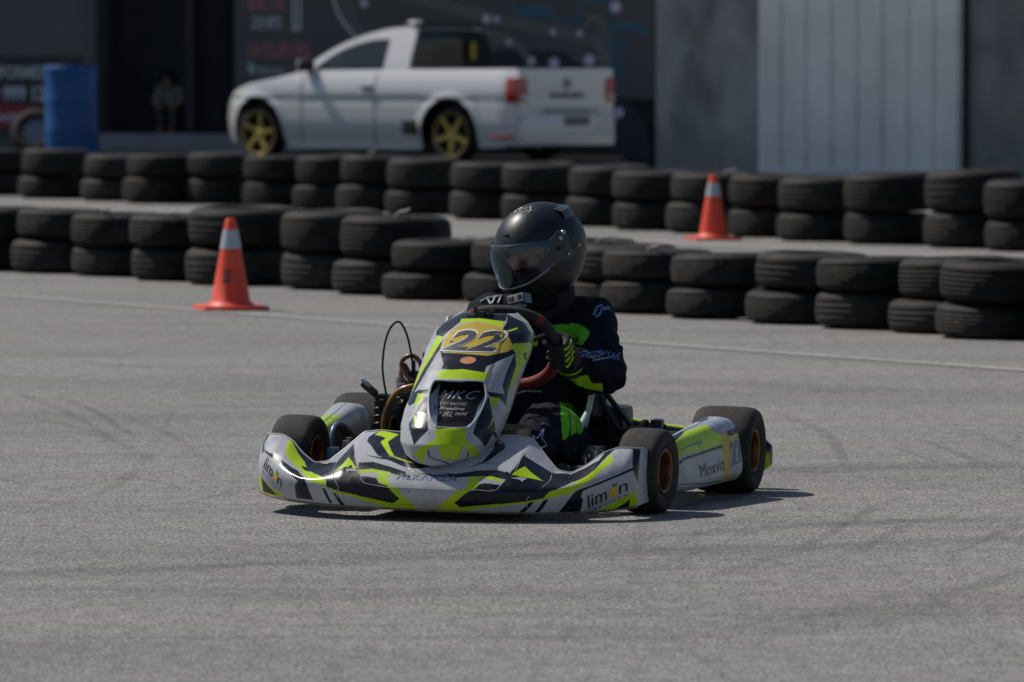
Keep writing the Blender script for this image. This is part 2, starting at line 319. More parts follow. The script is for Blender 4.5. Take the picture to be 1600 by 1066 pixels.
LIV['nose'] = [
 ('D', 0, [(0.162, 1.0), (0.0773, 0.9158), (0.2157, 0.8317), (0.3112, 0.8257), (0.3512, 0.9198), (0.364, 0.9439), (0.5405, 0.9439), (0.7207, 0.9399), (0.7889, 1.0), (0.5978, 1.0), (0.4413, 1.0)]),
 ('D', 0, [(0.7889, 1.0), (0.9409, 0.9379), (0.9791, 0.8377), (1.0, 0.7896), (0.8899, 0.7956), (0.8007, 0.7896), (0.7816, 0.7475), (0.6806, 0.8778), (0.7152, 0.9178)]),
 ('L', 0, [(0.3258, 0.9539), (0.4932, 0.9639), (0.7225, 0.9439), (0.6915, 0.9038), (0.5041, 0.9439), (0.3676, 0.9198)]),
 ('L', 0, [(0.727, 0.8818), (0.8298, 0.9038), (0.8289, 0.8918), (0.7389, 0.8737)]),
 ('D', 0, [(0.3221, 0.7695), (0.3749, 0.7295), (0.5023, 0.7295), (0.6479, 0.7194), (0.808, 0.7655), (0.8426, 0.7315), (0.7489, 0.6934), (0.6742, 0.6533), (0.677, 0.6152), (0.5432, 0.6273), (0.4131, 0.6313), (0.4158, 0.6613)]),
 ('Y', 0, [(0.3776, 0.9118), (0.5059, 0.9399), (0.6915, 0.9038), (0.7434, 0.8437), (0.8098, 0.7695), (0.7762, 0.7455), (0.6479, 0.7194), (0.5023, 0.7295), (0.3931, 0.7315), (0.3339, 0.7796), (0.3467, 0.8657)]),
 ('L', 0, [(0.2302, 0.8357), (0.3194, 0.8297), (0.3176, 0.7455), (0.303, 0.6653), (0.2712, 0.5872), (0.2338, 0.515), (0.1328, 0.4469), (0.131, 0.5611), (0.202, 0.6473), (0.2329, 0.7395)]),
 ('D', 0, [(0.3221, 0.8216), (0.3412, 0.7475), (0.3066, 0.6353), (0.2666, 0.5571), (0.2193, 0.477), (0.1328, 0.4509), (0.212, 0.5491), (0.2557, 0.6413), (0.3012, 0.7315)]),
 ('L', 0, [(0.7989, 0.7956), (0.9791, 0.7976), (1.0, 0.6894), (0.9763, 0.6473), (0.949, 0.5391), (0.919, 0.515), (0.8854, 0.6533), (0.8672, 0.7154), (0.8044, 0.7575)]),
 ('D', 0, [(0.8344, 0.7335), (0.8999, 0.6513), (0.9163, 0.519), (0.9327, 0.4569), (0.8435, 0.5411), (0.8371, 0.6152)]),
 ('D', 0, [(0.9163, 0.7275), (0.9545, 0.7315), (0.9727, 0.6974), (1.0, 0.6814), (0.9718, 0.6834)]),
 ('S', 0, [(0.3594, 0.6253), (0.3831, 0.6032), (0.3603, 0.5671), (0.3203, 0.5351), (0.3631, 0.5852)]),
 ('S', 0, [(0.7398, 0.6132), (0.7307, 0.5752), (0.7944, 0.521), (0.7425, 0.5752)]),
 ('L', 0, [(0.3985, 0.6212), (0.5396, 0.6353), (0.6761, 0.6172), (0.7152, 0.6293), (0.7043, 0.5752), (0.5632, 0.5812), (0.4113, 0.5792)]),
 ('D', 0, [(0.1319, 0.4289), (0.1328, 0.4609), (0.2884, 0.511), (0.3831, 0.517), (0.3694, 0.4689), (0.2393, 0.4108)]),
 ('L', 0, [(0.283, 0.491), (0.3621, 0.495), (0.3485, 0.4289), (0.2985, 0.4168)]),
 ('D', 0, [(0.3276, 0.3487), (0.3658, 0.4489), (0.3803, 0.511), (0.4331, 0.3768), (0.4677, 0.2725), (0.3776, 0.1743), (0.3021, 0.3026)]),
 ('L', 0, [(0.3321, 0.3687), (0.3585, 0.3547), (0.3876, 0.2786), (0.3303, 0.3487)]),
 ('D', 0, [(0.7461, 0.513), (0.9154, 0.489), (0.9609, 0.4068), (0.8581, 0.4709), (0.7762, 0.483)]),
 ('D', 0, [(0.7671, 0.485), (0.8362, 0.3808), (0.9336, 0.2645), (0.9108, 0.1623), (0.7443, 0.2545), (0.7443, 0.3587)]),
 ('L', 0, [(0.7725, 0.485), (0.8662, 0.4689), (0.8617, 0.4329), (0.8244, 0.4048)]),
 ('L', 0, [(0.8553, 0.3587), (0.8753, 0.3267), (0.8499, 0.2725), (0.8581, 0.3106)]),
 ('D', 0, [(0.9354, 0.2585), (1.0, 0.2184), (1.0, 0.2004), (0.9299, 0.2385)]),
 ('L', 0, [(0.5041, 0.2886), (0.5924, 0.2906), (0.6888, 0.2926), (0.7097, 0.2164), (0.9263, 0.1102), (0.95, 0.0421), (0.7516, 0.1523), (0.7043, 0.1904), (0.7179, 0.0862), (0.5805, 0.0862), (0.5341, 0.1904), (0.4759, 0.1503), (0.4104, 0.0341), (0.3549, 0.1182), (0.5168, 0.2184)]),
 ('D', 0.0045, [(0.4813, 0.1463), (0.4904, 0.0982), (0.6852, 0.0421), (0.8053, 0.0822), (0.7716, 0.1363)]),
 ('D', 0, [(0.3876, 0.5431), (0.4177, 0.5671), (0.5059, 0.5711), (0.5933, 0.5711), (0.6888, 0.5691), (0.7252, 0.5311), (0.7498, 0.477), (0.7379, 0.3908), (0.7052, 0.3026), (0.6788, 0.2926), (0.5196, 0.2946), (0.4923, 0.3086), (0.4459, 0.3768), (0.4022, 0.481)]),
 ('K', 0, [(0.414, 0.5431), (0.5005, 0.5471), (0.5842, 0.5491), (0.677, 0.5511), (0.6897, 0.4729), (0.6752, 0.3828), (0.6888, 0.2926), (0.5933, 0.2946), (0.5068, 0.2946), (0.4704, 0.3808), (0.4386, 0.4629)]),
 ('B', 0, [(0.4058, 0.481), (0.4149, 0.5491), (0.4377, 0.4649), (0.4722, 0.3788), (0.5105, 0.2886), (0.4813, 0.3146)]),
 ('B', 0, [(0.7106, 0.5311), (0.7407, 0.505), (0.7489, 0.3908), (0.7088, 0.2906), (0.6833, 0.2926), (0.6961, 0.4248)]),
]
LIV['pod'] = [
 ('S', 0, [(0.1929, 0.8116), (0.4395, 0.8116), (0.5878, 0.7595), (0.7325, 0.7194), (0.9272, 0.6934), (0.95, 0.6353), (0.9509, 0.5471), (0.7798, 0.5531), (0.5842, 0.5731), (0.3958, 0.6012), (0.2166, 0.6393), (0.0883, 0.7074)]),
 ('B', 0, [(0.3667, 0.7375), (0.626, 0.7114), (0.8371, 0.7114), (0.9418, 0.6774), (0.95, 0.5792), (0.7197, 0.5651), (0.5987, 0.6954)]),
 ('D', 0, [(0.121, 0.7715), (0.3803, 0.7535), (0.1037, 0.6613), (0.0573, 0.6954)]),
 ('L', 0, [(0.0646, 0.6453), (0.1046, 0.6713), (0.3667, 0.7375), (0.6078, 0.7014), (0.6042, 0.5972), (0.7015, 0.5591), (0.6742, 0.517), (0.4058, 0.523), (0.1401, 0.5331), (0.0564, 0.517)]),
 ('Y', 0, [(0.6997, 0.5591), (0.9509, 0.5551), (0.9636, 0.503), (0.9481, 0.477), (0.95, 0.3828), (0.9008, 0.3246), (0.6697, 0.3507), (0.6342, 0.4749), (0.6606, 0.503)]),
 ('G', 0, [(0.1319, 0.5671), (0.2357, 0.5812), (0.4222, 0.5752), (0.4277, 0.5571), (0.2111, 0.5631), (0.1165, 0.5571)]),
 ('D', 0, [(0.051, 0.505), (0.1183, 0.515), (0.3949, 0.515), (0.677, 0.517), (0.6724, 0.509), (0.3967, 0.509), (0.1256, 0.509), (0.0573, 0.501)]),
 ('S', 0, [(0.8126, 0.515), (0.9554, 0.5351), (0.9773, 0.499), (0.9682, 0.4609), (0.95, 0.3687), (0.7288, 0.3667), (0.7434, 0.487)]),
 ('D', 0, [(0.0209, 0.4269), (0.1647, 0.4148), (0.3785, 0.3868), (0.6597, 0.3627), (0.6752, 0.3447), (0.3831, 0.3747), (0.1665, 0.4048), (0.0209, 0.4148)]),
 ('L', 0, [(0.3367, 0.2946), (0.6806, 0.3387), (0.8071, 0.3427), (0.8053, 0.3046), (0.4459, 0.3006)]),
 ('S', 0, [(0.0218, 0.4028), (0.2866, 0.3727), (0.5068, 0.3567), (0.343, 0.2946), (0.0419, 0.3166)]),
]
LIV['seams'] = [[(0.2602, 0.6593), (0.2611, 0.5611), (0.2657, 0.4409), (0.273, 0.3367), (0.283, 0.2465), (0.2784, 0.1683), (0.2721, 0.0681)],
 [(0.2821, 0.7856), (0.3039, 0.6192), (0.3239, 0.4629), (0.3412, 0.3467), (0.3567, 0.3146), (0.414, 0.2786), (0.4195, 0.2826), (0.4613, 0.2826), (0.5041, 0.2826), (0.546, 0.2806), (0.5869, 0.2786), (0.6397, 0.2926), (0.6888, 0.3066), (0.7161, 0.5892), (0.7116, 0.7816)],
 [(0.7798, 0.8497), (0.7898, 0.6834), (0.7853, 0.4429), (0.7534, 0.2024), (0.7507, 0.012)]]
LIV['mouth'] = [(0.3894, 0.5331), (0.3967, 0.5611), (0.4222, 0.5691), (0.5396, 0.5691), (0.6833, 0.5691), (0.707, 0.5531), (0.7352, 0.513), (0.7516, 0.4669), (0.7416, 0.3808), (0.7161, 0.3126), (0.6843, 0.2906), (0.5296, 0.2926), (0.4923, 0.3086), (0.4477, 0.3768), (0.404, 0.4709)]
LIV['podl'] = [('W', 0, [(0, .25), (1, .25), (1, .88), (0, .88)]), ('L', 0, [(.05, .60), (.50, .60), (.45, .86), (.05, .86)])]
SUIT_FRONT = [
 ('G', [(0.2286, 0.5594), (0.242, 0.5606), (0.2553, 0.5618), (0.2686, 0.5631), (0.2819, 0.5643), (0.2952, 0.5656), (0.3084, 0.5668), (0.3217, 0.5681), (0.3412, 0.5669), (0.355, 0.5598), (0.3687, 0.5526), (0.3786, 0.5396), (0.3702, 0.5267), (0.3618, 0.5137), (0.3536, 0.5007), (0.3383, 0.5037), (0.3209, 0.5067), (0.303, 0.51), (0.288, 0.5115), (0.2731, 0.5129), (0.2582, 0.5143), (0.2433, 0.5158), (0.2385, 0.5303), (0.2336, 0.5448)], 0.653, 0.771),
 ('G', [(0.284, 0.3181), (0.3051, 0.3115), (0.3062, 0.2997), (0.309, 0.2856), (0.3098, 0.2731), (0.3112, 0.2597), (0.3127, 0.2463), (0.3103, 0.2313), (0.3081, 0.2159), (0.2903, 0.2064), (0.2887, 0.2197), (0.2872, 0.233), (0.2856, 0.2464), (0.2841, 0.2597), (0.2829, 0.2731), (0.2818, 0.2863), (0.2809, 0.2993), (0.2814, 0.3101)], 0.193, 0.748),
 ('G', [(0.3032, 0.3149), (0.316, 0.3133), (0.3346, 0.2978), (0.3373, 0.2798), (0.3343, 0.2696), (0.3336, 0.2566), (0.3341, 0.242), (0.3342, 0.228), (0.3169, 0.2217), (0.3161, 0.2348), (0.3154, 0.2475), (0.3147, 0.2603), (0.3141, 0.2729), (0.3118, 0.2854), (0.3109, 0.2961), (0.3088, 0.303)], 0.254, 0.838),
 ('G', [(0.3365, 0.296), (0.3654, 0.2401), (0.3571, 0.2307), (0.3491, 0.2212), (0.3365, 0.2306), (0.3358, 0.2441), (0.3353, 0.2575), (0.3358, 0.2695)], 0.377, 0.805),
 ('L', [(0.148, 0.5679), (0.1693, 0.5709), (0.1762, 0.5601), (0.1831, 0.5492), (0.19, 0.5384), (0.1969, 0.5276), (0.2038, 0.5168), (0.2052, 0.5042), (0.2066, 0.4916), (0.1899, 0.4933), (0.1837, 0.5081), (0.1774, 0.5228), (0.1701, 0.5341), (0.1627, 0.5453), (0.1553, 0.5566)], 0.701, 0.756),
 ('L', [(0.2971, 0.4082), (0.3071, 0.4151), (0.3206, 0.4184), (0.3331, 0.4014), (0.3507, 0.4048), (0.3682, 0.4082), (0.3766, 0.395), (0.3851, 0.3817), (0.4019, 0.3821), (0.4188, 0.3825), (0.4203, 0.3699), (0.422, 0.3573), (0.404, 0.3598), (0.3863, 0.362), (0.3706, 0.3653), (0.3581, 0.3655), (0.3419, 0.3691), (0.3296, 0.3784), (0.3174, 0.3877), (0.3073, 0.398)], 0.424, 0.796),
]
SUIT_LINES = [
 ('star', [(0.1714, 0.0632, 0.2166), (0.1848, 0.0721, 0.2082), (0.1875, 0.0891, 0.2178), (0.1903, 0.1061, 0.2274), (0.1929, 0.1238, 0.237), (0.1936, 0.106, 0.2231), (0.1934, 0.0917, 0.209), (0.2023, 0.0893, 0.1978), (0.2087, 0.0968, 0.1858), (0.2023, 0.0742, 0.1829), (0.1956, 0.0528, 0.1798), (0.1988, 0.0612, 0.1694), (0.1959, 0.0332, 0.1654), (0.1905, 0.0269, 0.1763), (0.1893, 0.0372, 0.1856), (0.1805, 0.0304, 0.1957), (0.1815, 0.0496, 0.2028)], 0.0036, 'bluep', True),
 ('star', [(0.1722, 0.0631, 0.2156), (0.1851, 0.0708, 0.2073), (0.1878, 0.0883, 0.2166), (0.1908, 0.1045, 0.2261), (0.1934, 0.1222, 0.2355), (0.1939, 0.1051, 0.222), (0.1936, 0.091, 0.2083), (0.2021, 0.0887, 0.1978), (0.2083, 0.0954, 0.1866), (0.2019, 0.073, 0.1833), (0.1952, 0.0516, 0.1799), (0.1985, 0.0598, 0.1695), (0.1958, 0.0337, 0.1661), (0.1908, 0.0283, 0.1762), (0.1897, 0.0383, 0.1855), (0.181, 0.0311, 0.1956), (0.182, 0.0504, 0.2028)], 0.0019, 'whitep', True),
 ('flash', [(0.1887, 0.7388, 0.5598), (0.1913, 0.7508, 0.5727), (0.1938, 0.7629, 0.5857), (0.2036, 0.7866, 0.5908)], 0.0045, 'bluep', False),
 ('flash', [(0.197, 0.7376, 0.5543), (0.2064, 0.7538, 0.5654), (0.2076, 0.7714, 0.582), (0.2187, 0.8057, 0.5848)], 0.0045, 'bluep', False),
 ('flash', [(-0.1801, 0.7266, 0.5911), (-0.168, 0.7326, 0.598), (-0.1577, 0.7457, 0.6046), (-0.144, 0.7486, 0.6071), (-0.1323, 0.7594, 0.6092), (-0.1213, 0.7725, 0.6112)], 0.0034, 'whitep', False),
 ('flash', [(-0.1647, 0.7421, 0.6026), (-0.1472, 0.7232, 0.5846)], 0.0034, 'whitep', False),
 ('flash', [(-0.1446, 0.7282, 0.5864), (-0.1389, 0.7495, 0.6069), (-0.1247, 0.7705, 0.6104), (-0.1229, 0.746, 0.5999), (-0.125, 0.7364, 0.5886)], 0.0034, 'whitep', False),
 ('flash', [(0.2122, 0.7693, 0.5765), (0.2226, 0.8062, 0.581)], 0.0045, 'bluep', False),
 ('pocket', [(0.1818, 0.1264, 0.2448), (0.1879, 0.142, 0.2491), (0.1986, 0.1413, 0.2429)], 0.0022, 'steel', False),
]
SUIT_TEXT = [("GOSSAK", (0.214, 0.3, 0.445), (0.09, 0, -0.018), (0.004, 0, 0.018), "bluep", .02), ("ADR", (0.112, 0.5, 0.468), (0.04, 0, 0.008), (0.002, 0, 0.018), "blackp", .03)]
CAMLOC = (-0.013, .575, 0.612); CAMROT = (R(-6), R(-14), R(-22))

# ================================================================== GROUND
def asphalt():
    m = bpy.data.materials.new('asphalt'); m.use_nodes = True; n = m.node_tree; L = n.links.new; b = n.nodes['Principled BSDF']
    tc = n.nodes.new('ShaderNodeTexCoord')
    def noise(scale, det, vec=None, rough=.55, dist=0):
        t = n.nodes.new('ShaderNodeTexNoise'); t.inputs['Scale'].default_value = scale; t.inputs['Detail'].default_value = det
        t.inputs['Roughness'].default_value = rough; t.inputs['Distortion'].default_value = dist
        L(vec if vec is not None else tc.outputs['Object'], t.inputs['Vector']); return t.outputs[0]
    def mapv(sx, sy, rz, loc=(0, 0, 0)):
        q = n.nodes.new('ShaderNodeMapping'); q.inputs['Scale'].default_value = (sx, sy, 1); q.inputs['Rotation'].default_value = (0, 0, rz)
        q.inputs['Location'].default_value = loc; L(tc.outputs['Object'], q.inputs['Vector']); return q.outputs[0]
    def mr(s, a, c, d, e):
        q = n.nodes.new('ShaderNodeMapRange'); q.inputs[1].default_value = a; q.inputs[2].default_value = c
        q.inputs[3].default_value = d; q.inputs[4].default_value = e; L(s, q.inputs[0]); return q.outputs[0]
    def mul(a, c):
        q = n.nodes.new('ShaderNodeMath'); q.operation = 'MULTIPLY'; L(a, q.inputs[0]); L(c, q.inputs[1]); return q.outputs[0]
    gr = mapv(1, .42, 0)
    rawf = mr(noise(92, 6, gr, .8), .38, .62, .32, 1.68)
    # an older, rougher surface beyond a resurfacing joint that crosses in front of the kart
    sep = n.nodes.new('ShaderNodeSeparateXYZ'); L(tc.outputs['Object'], sep.inputs[0])
    jx = n.nodes.new('ShaderNodeMath'); jx.operation = 'MULTIPLY_ADD'; L(sep.outputs[0], jx.inputs[0]); jx.inputs[1].default_value = -.42; jx.inputs[2].default_value = -16.35
    jy = n.nodes.new('ShaderNodeMath'); jy.operation = 'ADD'; L(sep.outputs[1], jy.inputs[0]); L(jx.outputs[0], jy.inputs[1])
    jn = n.nodes.new('ShaderNodeMath'); jn.operation = 'ADD'; L(jy.outputs[0], jn.inputs[0]); L(mr(noise(2.2, 5), 0, 1, -.35, .35), jn.inputs[1])
    fine_ = n.nodes.new('ShaderNodeMix'); fine_.data_type = 'FLOAT'; L(mr(jn.outputs[0], -.12, .12, .85, 1.0), fine_.inputs[0]); fine_.inputs[2].default_value = 1; L(rawf, fine_.inputs[3]); fine = fine_.outputs[0]
    jl = n.nodes.new('ShaderNodeMath'); jl.operation = 'ABSOLUTE'; L(jn.outputs[0], jl.inputs[0])
    joint = mr(jl.outputs[0], .0, .16, .76, 1.0)
    mid = mr(noise(16, 8, gr, .8), .34, .66, .72, 1.28)
    vor = n.nodes.new('ShaderNodeTexVoronoi'); vor.inputs['Scale'].default_value = 85; L(tc.outputs['Object'], vor.inputs['Vector'])
    vs = mr(vor.outputs['Distance'], .0, .6, 1.18, .84)
    big = mr(noise(.35, 4), .3, .7, .90, 1.08)
    # rubbered-in driving lines, long soft streaks
    st1 = mr(noise(1.0, 4, mapv(.28, 1.5, R(9)), .5, .4), .48, .72, 1.0, .80)
    st2 = mr(noise(1.0, 3, mapv(.5, 6.0, R(-6), (3, 7, 0)), .5, .6), .55, .75, 1.0, .82)
    # thin skid scratches
    w1 = n.nodes.new('ShaderNodeTexVoronoi'); w1.feature = 'DISTANCE_TO_EDGE'; w1.inputs['Scale'].default_value = 1.0
    L(mapv(.9, .16, R(38), (1, 2, 0)), w1.inputs['Vector'])
    e1 = mr(w1.outputs['Distance'], .002, .010, .86, 1.0)
    msk = mr(noise(.8, 2, mapv(1, 1, 0, (9, 4, 0))), .46, .56, 0, 1)
    q = n.nodes.new('ShaderNodeMix'); q.data_type = 'FLOAT'; L(msk, q.inputs[0]); q.inputs[2].default_value = 1; L(e1, q.inputs[3]); e1 = q.outputs[0]
    w2 = n.nodes.new('ShaderNodeTexVoronoi'); w2.feature = 'DISTANCE_TO_EDGE'; w2.inputs['Scale'].default_value = 1.0
    L(mapv(.35, .05, R(-62), (4, 1, 0)), w2.inputs['Vector'])
    e2 = mr(w2.outputs['Distance'], .0008, .003, .88, 1.0)
    tot = fine
    for x in (mid, vs, joint, big, st1, st2, e1, e2): tot = mul(tot, x)
    ramp = n.nodes.new('ShaderNodeMix'); ramp.data_type = 'RGBA'
    tint = mr(noise(.9, 3, mapv(.6, .6, 0, (5, 5, 0))), .35, .65, 0, 1)
    L(tint, ramp.inputs[0]); ramp.inputs[6].default_value = (.246, .241, .241, 1); ramp.inputs[7].default_value = (.272, .257, .243, 1)
    sc_ = n.nodes.new('ShaderNodeVectorMath'); sc_.operation = 'SCALE'; L(ramp.outputs[2], sc_.inputs[0]); L(tot, sc_.inputs['Scale'])
    L(sc_.outputs[0], b.inputs['Base Color']); b.inputs['Roughness'].default_value = .8; b.inputs['Specular IOR Level'].default_value = .3
    bp = n.nodes.new('ShaderNodeBump'); bp.inputs['Strength'].default_value = .55; bp.inputs['Distance'].default_value = .006
    ad = n.nodes.new('ShaderNodeMath'); ad.operation = 'ADD'; L(noise(170, 3), ad.inputs[0]); L(vor.outputs['Distance'], ad.inputs[1])
    L(ad.outputs[0], bp.inputs['Height']); L(bp.outputs[0], b.inputs['Normal'])
    return m
M['asphalt'] = asphalt()
g = mesh('ground', [(-600, -40, 0), (600, -40, 0), (600, 1500, 0), (-600, 1500, 0)], [(0, 1, 2, 3)], M['asphalt'], None, False)
tag(g, kind='structure')

def line_mat():
    m = mat('worn_road_paint', (.42, .40, .39), .8, noise=(3, .15)); n = m.node_tree; L = n.links.new
    b = n.nodes['Principled BSDF']; tc = n.nodes.new('ShaderNodeTexCoord')
    t = n.nodes.new('ShaderNodeTexNoise'); t.inputs['Scale'].default_value = 30; t.inputs['Detail'].default_value = 6; L(tc.outputs['Object'], t.inputs['Vector'])
    q = n.nodes.new('ShaderNodeMapRange'); q.inputs[1].default_value = .42; q.inputs[2].default_value = .58; q.inputs[3].default_value = .2; q.inputs[4].default_value = .85
    L(t.outputs[0], q.inputs[0]); L(q.outputs[0], b.inputs['Alpha']); return m
M['line'] = line_mat()
def ribbon(name, pts, wd, m, z=.0065, parent=None):
    P = [Vector((x, y, 0)) for x, y in pts]; P = smooth_path(P, 10); V = []; Fc = []
    for i, p in enumerate(P):
        t = (P[min(i + 1, len(P) - 1)] - P[max(i - 1, 0)]).normalized(); nn = Vector((-t.y, t.x, 0)) * wd / 2
        V += [(p.x - nn.x, p.y - nn.y, z), (p.x + nn.x, p.y + nn.y, z)]
    for i in range(len(P) - 1): Fc.append((2 * i, 2 * i + 2, 2 * i + 3, 2 * i + 1))
    return mesh(name, V, Fc, m, parent, False)
tag(ribbon('road_line', [(-5.6, 38.4), (-2.98, 34.3), (-.67, 30.6), (.62, 28.61), (2.27, 26.09), (4.5, 22.7)], .13, M['line']), kind='structure')
tag(ribbon('road_line', [(-9, 60.5), (-5.2, 54.6), (-.5, 46.9), (1.5, 43.6), (3.5, 40.4), (6.5, 35.6)], .30, M['line']), kind='structure')

# ================================================================== TYRE MARKS
def pix(px, py, z=0):
    a = math.atan((533 - 90) / 9200); c, s = math.cos(a), math.sin(a)
    dx = (px - 800) / 9200; dy = (533 - py) / 9200
    d = Vector((dx, c + dy * s, -s + dy * c)); t = (z - CAM_H) / d.z
    return Vector((d.x * t, d.y * t, z))
def mark_mat(a):
    m = mat('rubber_mark', (.05, .05, .052), .75); n = m.node_tree; L = n.links.new; b = n.nodes['Principled BSDF']; tc = n.nodes.new('ShaderNodeTexCoord')
    uvn = n.nodes.new('ShaderNodeSeparateXYZ'); L(tc.outputs['UV'], uvn.inputs[0])
    # fades to nothing at both sides and both ends of the mark
    def bell(s):
        q = n.nodes.new('ShaderNodeMath'); q.operation = 'SUBTRACT'; q.inputs[0].default_value = 1; L(s, q.inputs[1]); r = n.nodes.new('ShaderNodeMath'); r.operation = 'MULTIPLY'; L(s, r.inputs[0]); L(q.outputs[0], r.inputs[1])
        k = n.nodes.new('ShaderNodeMapRange'); k.inputs[1].default_value = 0; k.inputs[2].default_value = .16; L(r.outputs[0], k.inputs[0]); return k.outputs[0]
    t = n.nodes.new('ShaderNodeTexNoise'); t.inputs['Scale'].default_value = 45; t.inputs['Detail'].default_value = 7; t.inputs['Roughness'].default_value = .75; L(tc.outputs['Object'], t.inputs[0])
    q = n.nodes.new('ShaderNodeMapRange'); q.inputs[1].default_value = .40; q.inputs[2].default_value = .60; q.inputs[3].default_value = .15; q.inputs[4].default_value = 1; L(t.outputs[0], q.inputs[0])
    x = q.outputs[0]
    for s in (bell(uvn.outputs[0]), bell(uvn.outputs[1])):
        m_ = n.nodes.new('ShaderNodeMath'); m_.operation = 'MULTIPLY'; L(x, m_.inputs[0]); L(s, m_.inputs[1]); x = m_.outputs[0]
    m_ = n.nodes.new('ShaderNodeMath'); m_.operation = 'MULTIPLY'; L(x, m_.inputs[0]); m_.inputs[1].default_value = a * .36; L(m_.outputs[0], b.inputs['Alpha']); return m
MKM = {a: mark_mat(a) for a in (.25, .4, .6)}
MARKS = [([(-60, 513), (150, 519), (420, 524), (660, 521)], .9, .25), ([(60, 571), (350, 573), (600, 571)], .35, .4), ([(-40, 556), (120, 566), (300, 580), (560, 606)], .12, .25),
         ([(20, 612), (110, 648), (190, 695)], .05, .6), ([(95, 622), (150, 645), (215, 690)], .045, .6), ([(0, 668), (70, 660), (150, 680), (260, 730)], .06, .4), ([(170, 640), (300, 700), (330, 760)], .05, .4),
         ([(240, 700), (180, 760), (60, 800)], .05, .4), ([(980, 596), (1180, 602), (1420, 614)], .55, .4), ([(1060, 540), (1300, 560), (1640, 590)], .5, .25), ([(1190, 640), (1290, 678), (1322, 732)], .05, .6),
         ([(1395, 698), (1460, 724)], .035, .6), ([(1440, 688), (1560, 734)], .035, .6), ([(1500, 670), (1620, 716)], .04, .4), ([(1170, 742), (1350, 729), (1640, 728)], .40, .6),
         ([(900, 850), (1150, 830), (1400, 815), (1650, 811)], .16, .6), ([(1040, 860), (1130, 822), (1230, 790)], .05, .4), ([(1245, 862), (1330, 815), (1370, 790)], .05, .6), ([(1330, 868), (1420, 818)], .045, .6),
         ([(1480, 868), (1600, 818)], .045, .6), ([(1100, 905), (1260, 860), (1420, 842)], .07, .4), ([(920, 925), (1070, 903)], .035, .6), ([(940, 930), (1080, 908)], .03, .6), ([(1400, 965), (1560, 905), (1680, 870)], .09, .4),
         ([(-60, 1020), (220, 998), (480, 1003)], .35, .25), ([(700, 985), (1050, 992), (1450, 955), (1680, 950)], .5, .4), ([(300, 940), (700, 925), (1050, 935)], .4, .25), ([(-40, 895), (300, 886), (620, 868), (980, 838)], .12, .6),
         ([(500, 830), (900, 850), (1300, 880)], .25, .25), ([(1220, 980), (1420, 930), (1660, 905)], .10, .25)]
def tyre_mark(k, pts, wd, a):
    P = smooth_path([pix(x, y) for x, y in pts], 12); V = []; Fc = []; UVs = []; N_ = len(P)
    for i, p in enumerate(P):
        t = (P[min(i + 1, N_ - 1)] - P[max(i - 1, 0)]).normalized(); nn = Vector((-t.y, t.x, 0)) * wd / 2
        for q in (-1, 1): V.append((p.x + q * nn.x, p.y + q * nn.y, .0022 + .00012 * k)); UVs.append((i / (N_ - 1), (q + 1) / 2))
    for i in range(N_ - 1): Fc.append((2 * i, 2 * i + 2, 2 * i + 3, 2 * i + 1))
    o = mesh('tyre_mark', V, Fc, MKM[a], None, False); l = o.data.uv_layers.new(name='UV')
    for lp in o.data.loops: l.data[lp.index].uv = UVs[lp.vertex_index]
    tag(o, kind='structure')
for k, (pts, wd, a) in enumerate(MARKS): tyre_mark(k, pts, wd, a)

# ================================================================== TYRE BARRIERS
def tyre_mesh(kind):
    """unit tyre: radius 1, height 1, lying flat, base at z=0"""
    mb = MB(); prof = []
    ng = [6, 4, 7][kind]
    sh = .12
    prof += [(.56, .10), (.60, .02), (.72, .0), (.86, .035), (.955, .12)]
    z0, z1 = .17, .83
    for k in range(ng):
        za = z0 + (z1 - z0) * k / ng; zb = z0 + (z1 - z0) * (k + 1) / ng; m_ = (zb - za)
        bul = lambda z: .972 + .028 * (1 - ((z - .5) / .36) ** 2)
        prof += [(bul(za + .12 * m_), za + .07 * m_), (bul((za + zb) / 2), (za + zb) / 2), (bul(zb - .12 * m_), zb - .07 * m_)]
        if k < ng - 1: prof += [(bul(zb) - .007, zb - .03 * m_), (bul(zb) - .007, zb + .03 * m_)]
    prof += [(.96, .88), (.87, .965), (.72, 1.0), (.60, .98), (.56, .90), (.58, .80), (.80, .72), (.88, .5), (.80, .28), (.58, .2)]
    mb.lathe(prof, 96, closed=True)
    me = bpy.data.meshes.new('tyre'); me.from_pydata(mb.V, [], mb.F); me.update()
    if kind == 0:               # transverse tread cuts
        n = len(prof)
        for v in me.vertices:
            i = v.index // n; r = math.hypot(v.co.x, v.co.y)
            if r > .966 and (i % (3 if kind else 4) == 0): f = (r - .005) / r; v.co.x *= f; v.co.y *= f
    me.polygons.foreach_set('use_smooth', [True] * len(me.polygons)); me.materials.append(M['tyre'] if kind != 1 else M['tyre2'])
    return me
TM = [tyre_mesh(k) for k in range(3)]
ORD = ['first', 'second', 'third', 'fourth', 'fifth', 'sixth', 'seventh', 'eighth', 'ninth', 'tenth', 'eleventh', 'twelfth',
       'thirteenth', 'fourteenth', 'fifteenth', 'sixteenth', 'seventeenth', 'eighteenth', 'nineteenth', 'twentieth']
M['strap'] = mat('white_strap', (.35, .35, .36), .5)
